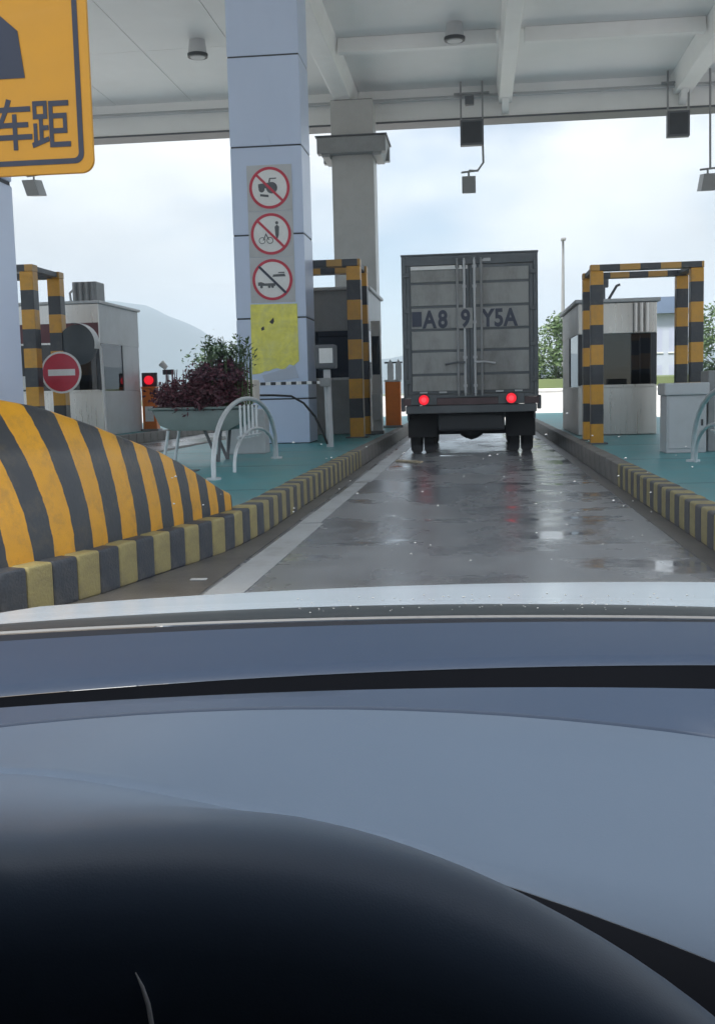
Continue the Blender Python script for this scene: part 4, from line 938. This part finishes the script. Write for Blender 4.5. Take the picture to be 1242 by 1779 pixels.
# main dash top from the seam to its rear edge, falling to the right
def sm(u): u = min(1, max(0, u)); return u * u * (3 - 2 * u)
def edge_z(x):
    u = sm((x + 0.30) / 0.27); xx = min(x, 0.3); xx = max(xx, -0.06)
    return 0.8965 * (1 - u) + u * (-0.4149 * xx * xx - 0.301 * xx + 0.8406)
def dash_row(t):
    """row between the seam (t=0) and the rear edge at y=0.62 (t=1)"""
    return [(x, y + (0.62 - y) * t, z + (edge_z(x) - z) * (sm(t * 0.62) / sm(0.62))) for x, y, z in cS]
sunk = [(x, y, z - 0.004 * (1 - sm((x + 0.16) / 0.1))) for x, y, z in dash_row(1.0)]
rows = [off(cS, -0.001, -0.02), off(cS, -0.003, -0.003), off(cS, -0.0055, 0.0)] + [dash_row(t) for t in (.1, .2, .3, .4, .5, .6, .7, .8, .9, .96)] + [sunk, off(sunk, -0.004, -0.004)]
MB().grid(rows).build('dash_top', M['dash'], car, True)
MB().grid([off(sunk, -0.0042, -0.0044), off(sunk, -0.004, -0.06), off(sunk, 0.03, -0.25)]).build('dash_rear_face', M['dashd'], car, True)  # near-black wall stands in for the shadow between dash and hood
# instrument hood: crest curve, rolled over towards the driver
HX = [-0.62 + 0.015 * i for i in range(66)]
def crest_z(x):
    if x < -0.20: return 0.9095 - 0.25 * (x + 0.20) ** 2
    xx = min(x, 0.13); z = ((-1.7365 * xx - 1.7768) * xx - 0.3951) * xx + 0.8892
    return z - (x - xx) * 0.95
cr_ = [(x, 0.50, crest_z(x)) for x in HX]
def back(t):
    out = []
    for x, y, z in cr_:
        deep = max(0.0, x + 0.10) * 0.55; reach = 0.15 - 0.09 * sm((x + 0.10) / 0.16)
        zb = edge_z(x) - 0.0045 - deep
        out.append((x, 0.50 + reach * t, z + (zb - z) * (sm(t) * (1 - sm((x + 0.12) / 0.12)) + sm((x + 0.12) / 0.12) * t * t * (1.6 - 0.6 * t))))
    return out
rows = [back(t) for t in (1.0, .86, .72, .58, .45, .33, .22, .12, .05)] + [cr_,
        off(cr_, -0.006, -0.0004), off(cr_, -0.013, -0.002), off(cr_, -0.020, -0.0055), off(cr_, -0.027, -0.0115), off(cr_, -0.033, -0.020), off(cr_, -0.0375, -0.031), off(cr_, -0.040, -0.046), off(cr_, -0.041, -0.07), off(cr_, -0.041, -0.1), off(cr_, -0.04, -0.16)]
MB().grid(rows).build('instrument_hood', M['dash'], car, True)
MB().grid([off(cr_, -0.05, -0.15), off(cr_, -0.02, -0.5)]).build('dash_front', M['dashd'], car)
MB().tube([(-0.1569, 0.4575, 0.8607), (-0.1540, 0.4575, 0.8539), (-0.1517, 0.4575, 0.8456), (-0.1501, 0.4575, 0.8332)], [0.0003, 0.0009, 0.0012, 0.0012], 8).build('trim_glint', M['white'], car, True)  # white paint gives the thin trim its highlight
# windscreen, roof, pillars and cabin shell
top = [(x, 0.275 - 0.05 * (x - .1) ** 2, 1.37 - 0.06 * (x - .1) ** 2) for x in XS]
wsb = off(cB2, 0.004, 0.004)
rows = [mixrow(wsb, top, t, 0.05 * math.sin(PI * t)) for t in [i / 14 for i in range(15)]]
ws = MB().grid(rows).build('windscreen', M['glass'], car, True)
roofr = [off(top, 0.02, 0.005), off(top, -0.25, 0.06), off(top, -1.0, 0.08), off(top, -1.7, 0.0)]
MB().grid(roofr + [off(r, 0, -0.03) for r in roofr[::-1]]).build('roof', M['lining'], car, True)
for s, xp in ((-1, -0.76), (1, 0.96)):
    MB().tube([(xp, 0.92, 0.88), (xp * 0.98 + 0.002, 0.5, 1.18), (xp * 0.95, 0.26, 1.365), (xp * 0.95, -0.3, 1.43)], 0.05, 10).build('front_pillar', M['lining'], car, True)
    xw = xp + s * 0.03
    MB().box(xw - 0.03, xw + 0.03, -1.8, 1.0, 0.25, 0.92).build('door', M['lining'], car, False, 0.02)
    MB().box(xw - 0.006, xw + 0.006, -1.8, 0.75, 0.921, 1.45).build('side_window', M['tint'], car)
    MB().box(xp * 0.97 - 0.04, xp * 0.97 + 0.04, -0.55, -0.35, 0.92, 1.44).build('middle_pillar', M['lining'], car)
MB().box(-0.8, 1.0, -1.85, -1.78, 0.25, 1.40).build('rear_wall', M['lining'], car)
MB().box(-0.8, 1.0, -1.8, 1.0, 0.2, 0.25).build('cabin_floor', M['lining'], car)
for xs0 in (-0.42, 0.30):
    MB().box(xs0, xs0 + 0.5, -0.85, -0.62, 0.4, 1.18).box(xs0 + 0.12, xs0 + 0.38, -0.85, -0.68, 1.2, 1.36).build('seat_back', M['lining'], car, False, 0.04)
# rain drops on the windscreen
rd = MB(); r9 = random.Random(11)
def on_glass(u, v):
    i = u * (len(XS) - 1); k = int(i); f = i - k
    j = v * (len(rows) - 1); a = int(j); g_ = j - a
    p = lambda aa, kk: Vector(rows[min(aa, len(rows) - 1)][min(kk, len(XS) - 1)])
    return (p(a, k).lerp(p(a, k + 1), f)).lerp(p(a + 1, k).lerp(p(a + 1, k + 1), f), g_)
for _ in range(170):
    if r9.random() < 0.55: P0 = on_glass(r9.uniform(0.34, 0.56), r9.uniform(0.0, 0.035))
    else: P0 = on_glass(min(.6, max(.3, r9.gauss(0.47, 0.06))), min(.5, max(0.04, r9.gauss(0.22, 0.07))))
    r = r9.uniform(0.0005, 0.0013); nrm = Vector((0, -0.42, -0.9))
    a = Vector((1, 0, 0)); b = nrm.cross(a).normalized(); vs = []; fs = []
    P0 = P0 + Vector((0, 0.4, 0.9)) * 0.0006
    vs.append(P0 + Vector((0, 0.42, 0.9)) * r * 0.6)
    for ring_, hh in ((0.7, 0.42), (1.0, 0.0)):
        vs += [P0 + (a * math.cos(2 * PI * q / 8) + b * math.sin(2 * PI * q / 8)) * r * ring_ + Vector((0, 0.42, 0.9)) * r * hh for q in range(8)]
    fs = [(0, 1 + q, 1 + (q + 1) % 8) for q in range(8)] + [(1 + q, 9 + q, 9 + (q + 1) % 8, 1 + (q + 1) % 8) for q in range(8)] + [tuple(9 + q for q in range(8))[::-1]]
    rd.add(vs, fs)
M['drop'] = mat('whitened_water_drop', (0.9, 0.92, 0.93), 0.05, 0.02, 2, rvar=0.02)  # near-white base stands in for sky light refracted by the drops
M['drop'].node_tree.nodes['Principled BSDF'].inputs['Transmission Weight'].default_value = 0.35
M['drop'].node_tree.nodes['Principled BSDF'].inputs['IOR'].default_value = 1.33
stuff(rd.build('raindrops', M['drop'], ws, True))

# ================================================================== AIR
hz = MB().box(-1700, 1700, -400, 1700, -1.6, 128).build('haze', None)
hm = bpy.data.materials.new('haze_air'); hm.use_nodes = True
hn = hm.node_tree; hn.nodes.remove(hn.nodes['Principled BSDF'])
pv = hn.nodes.new('ShaderNodeVolumePrincipled'); pv.inputs['Color'].default_value = (0.74, 0.87, 1.0, 1); pv.inputs['Density'].default_value = 0.0009
hn.links.new(pv.outputs['Volume'], hn.nodes['Material Output'].inputs['Volume'])
hz.data.materials.clear(); hz.data.materials.append(hm); stuff(hz)
hz['label'] = 'thin pale blue haze over the far hills'; hz['category'] = 'haze'
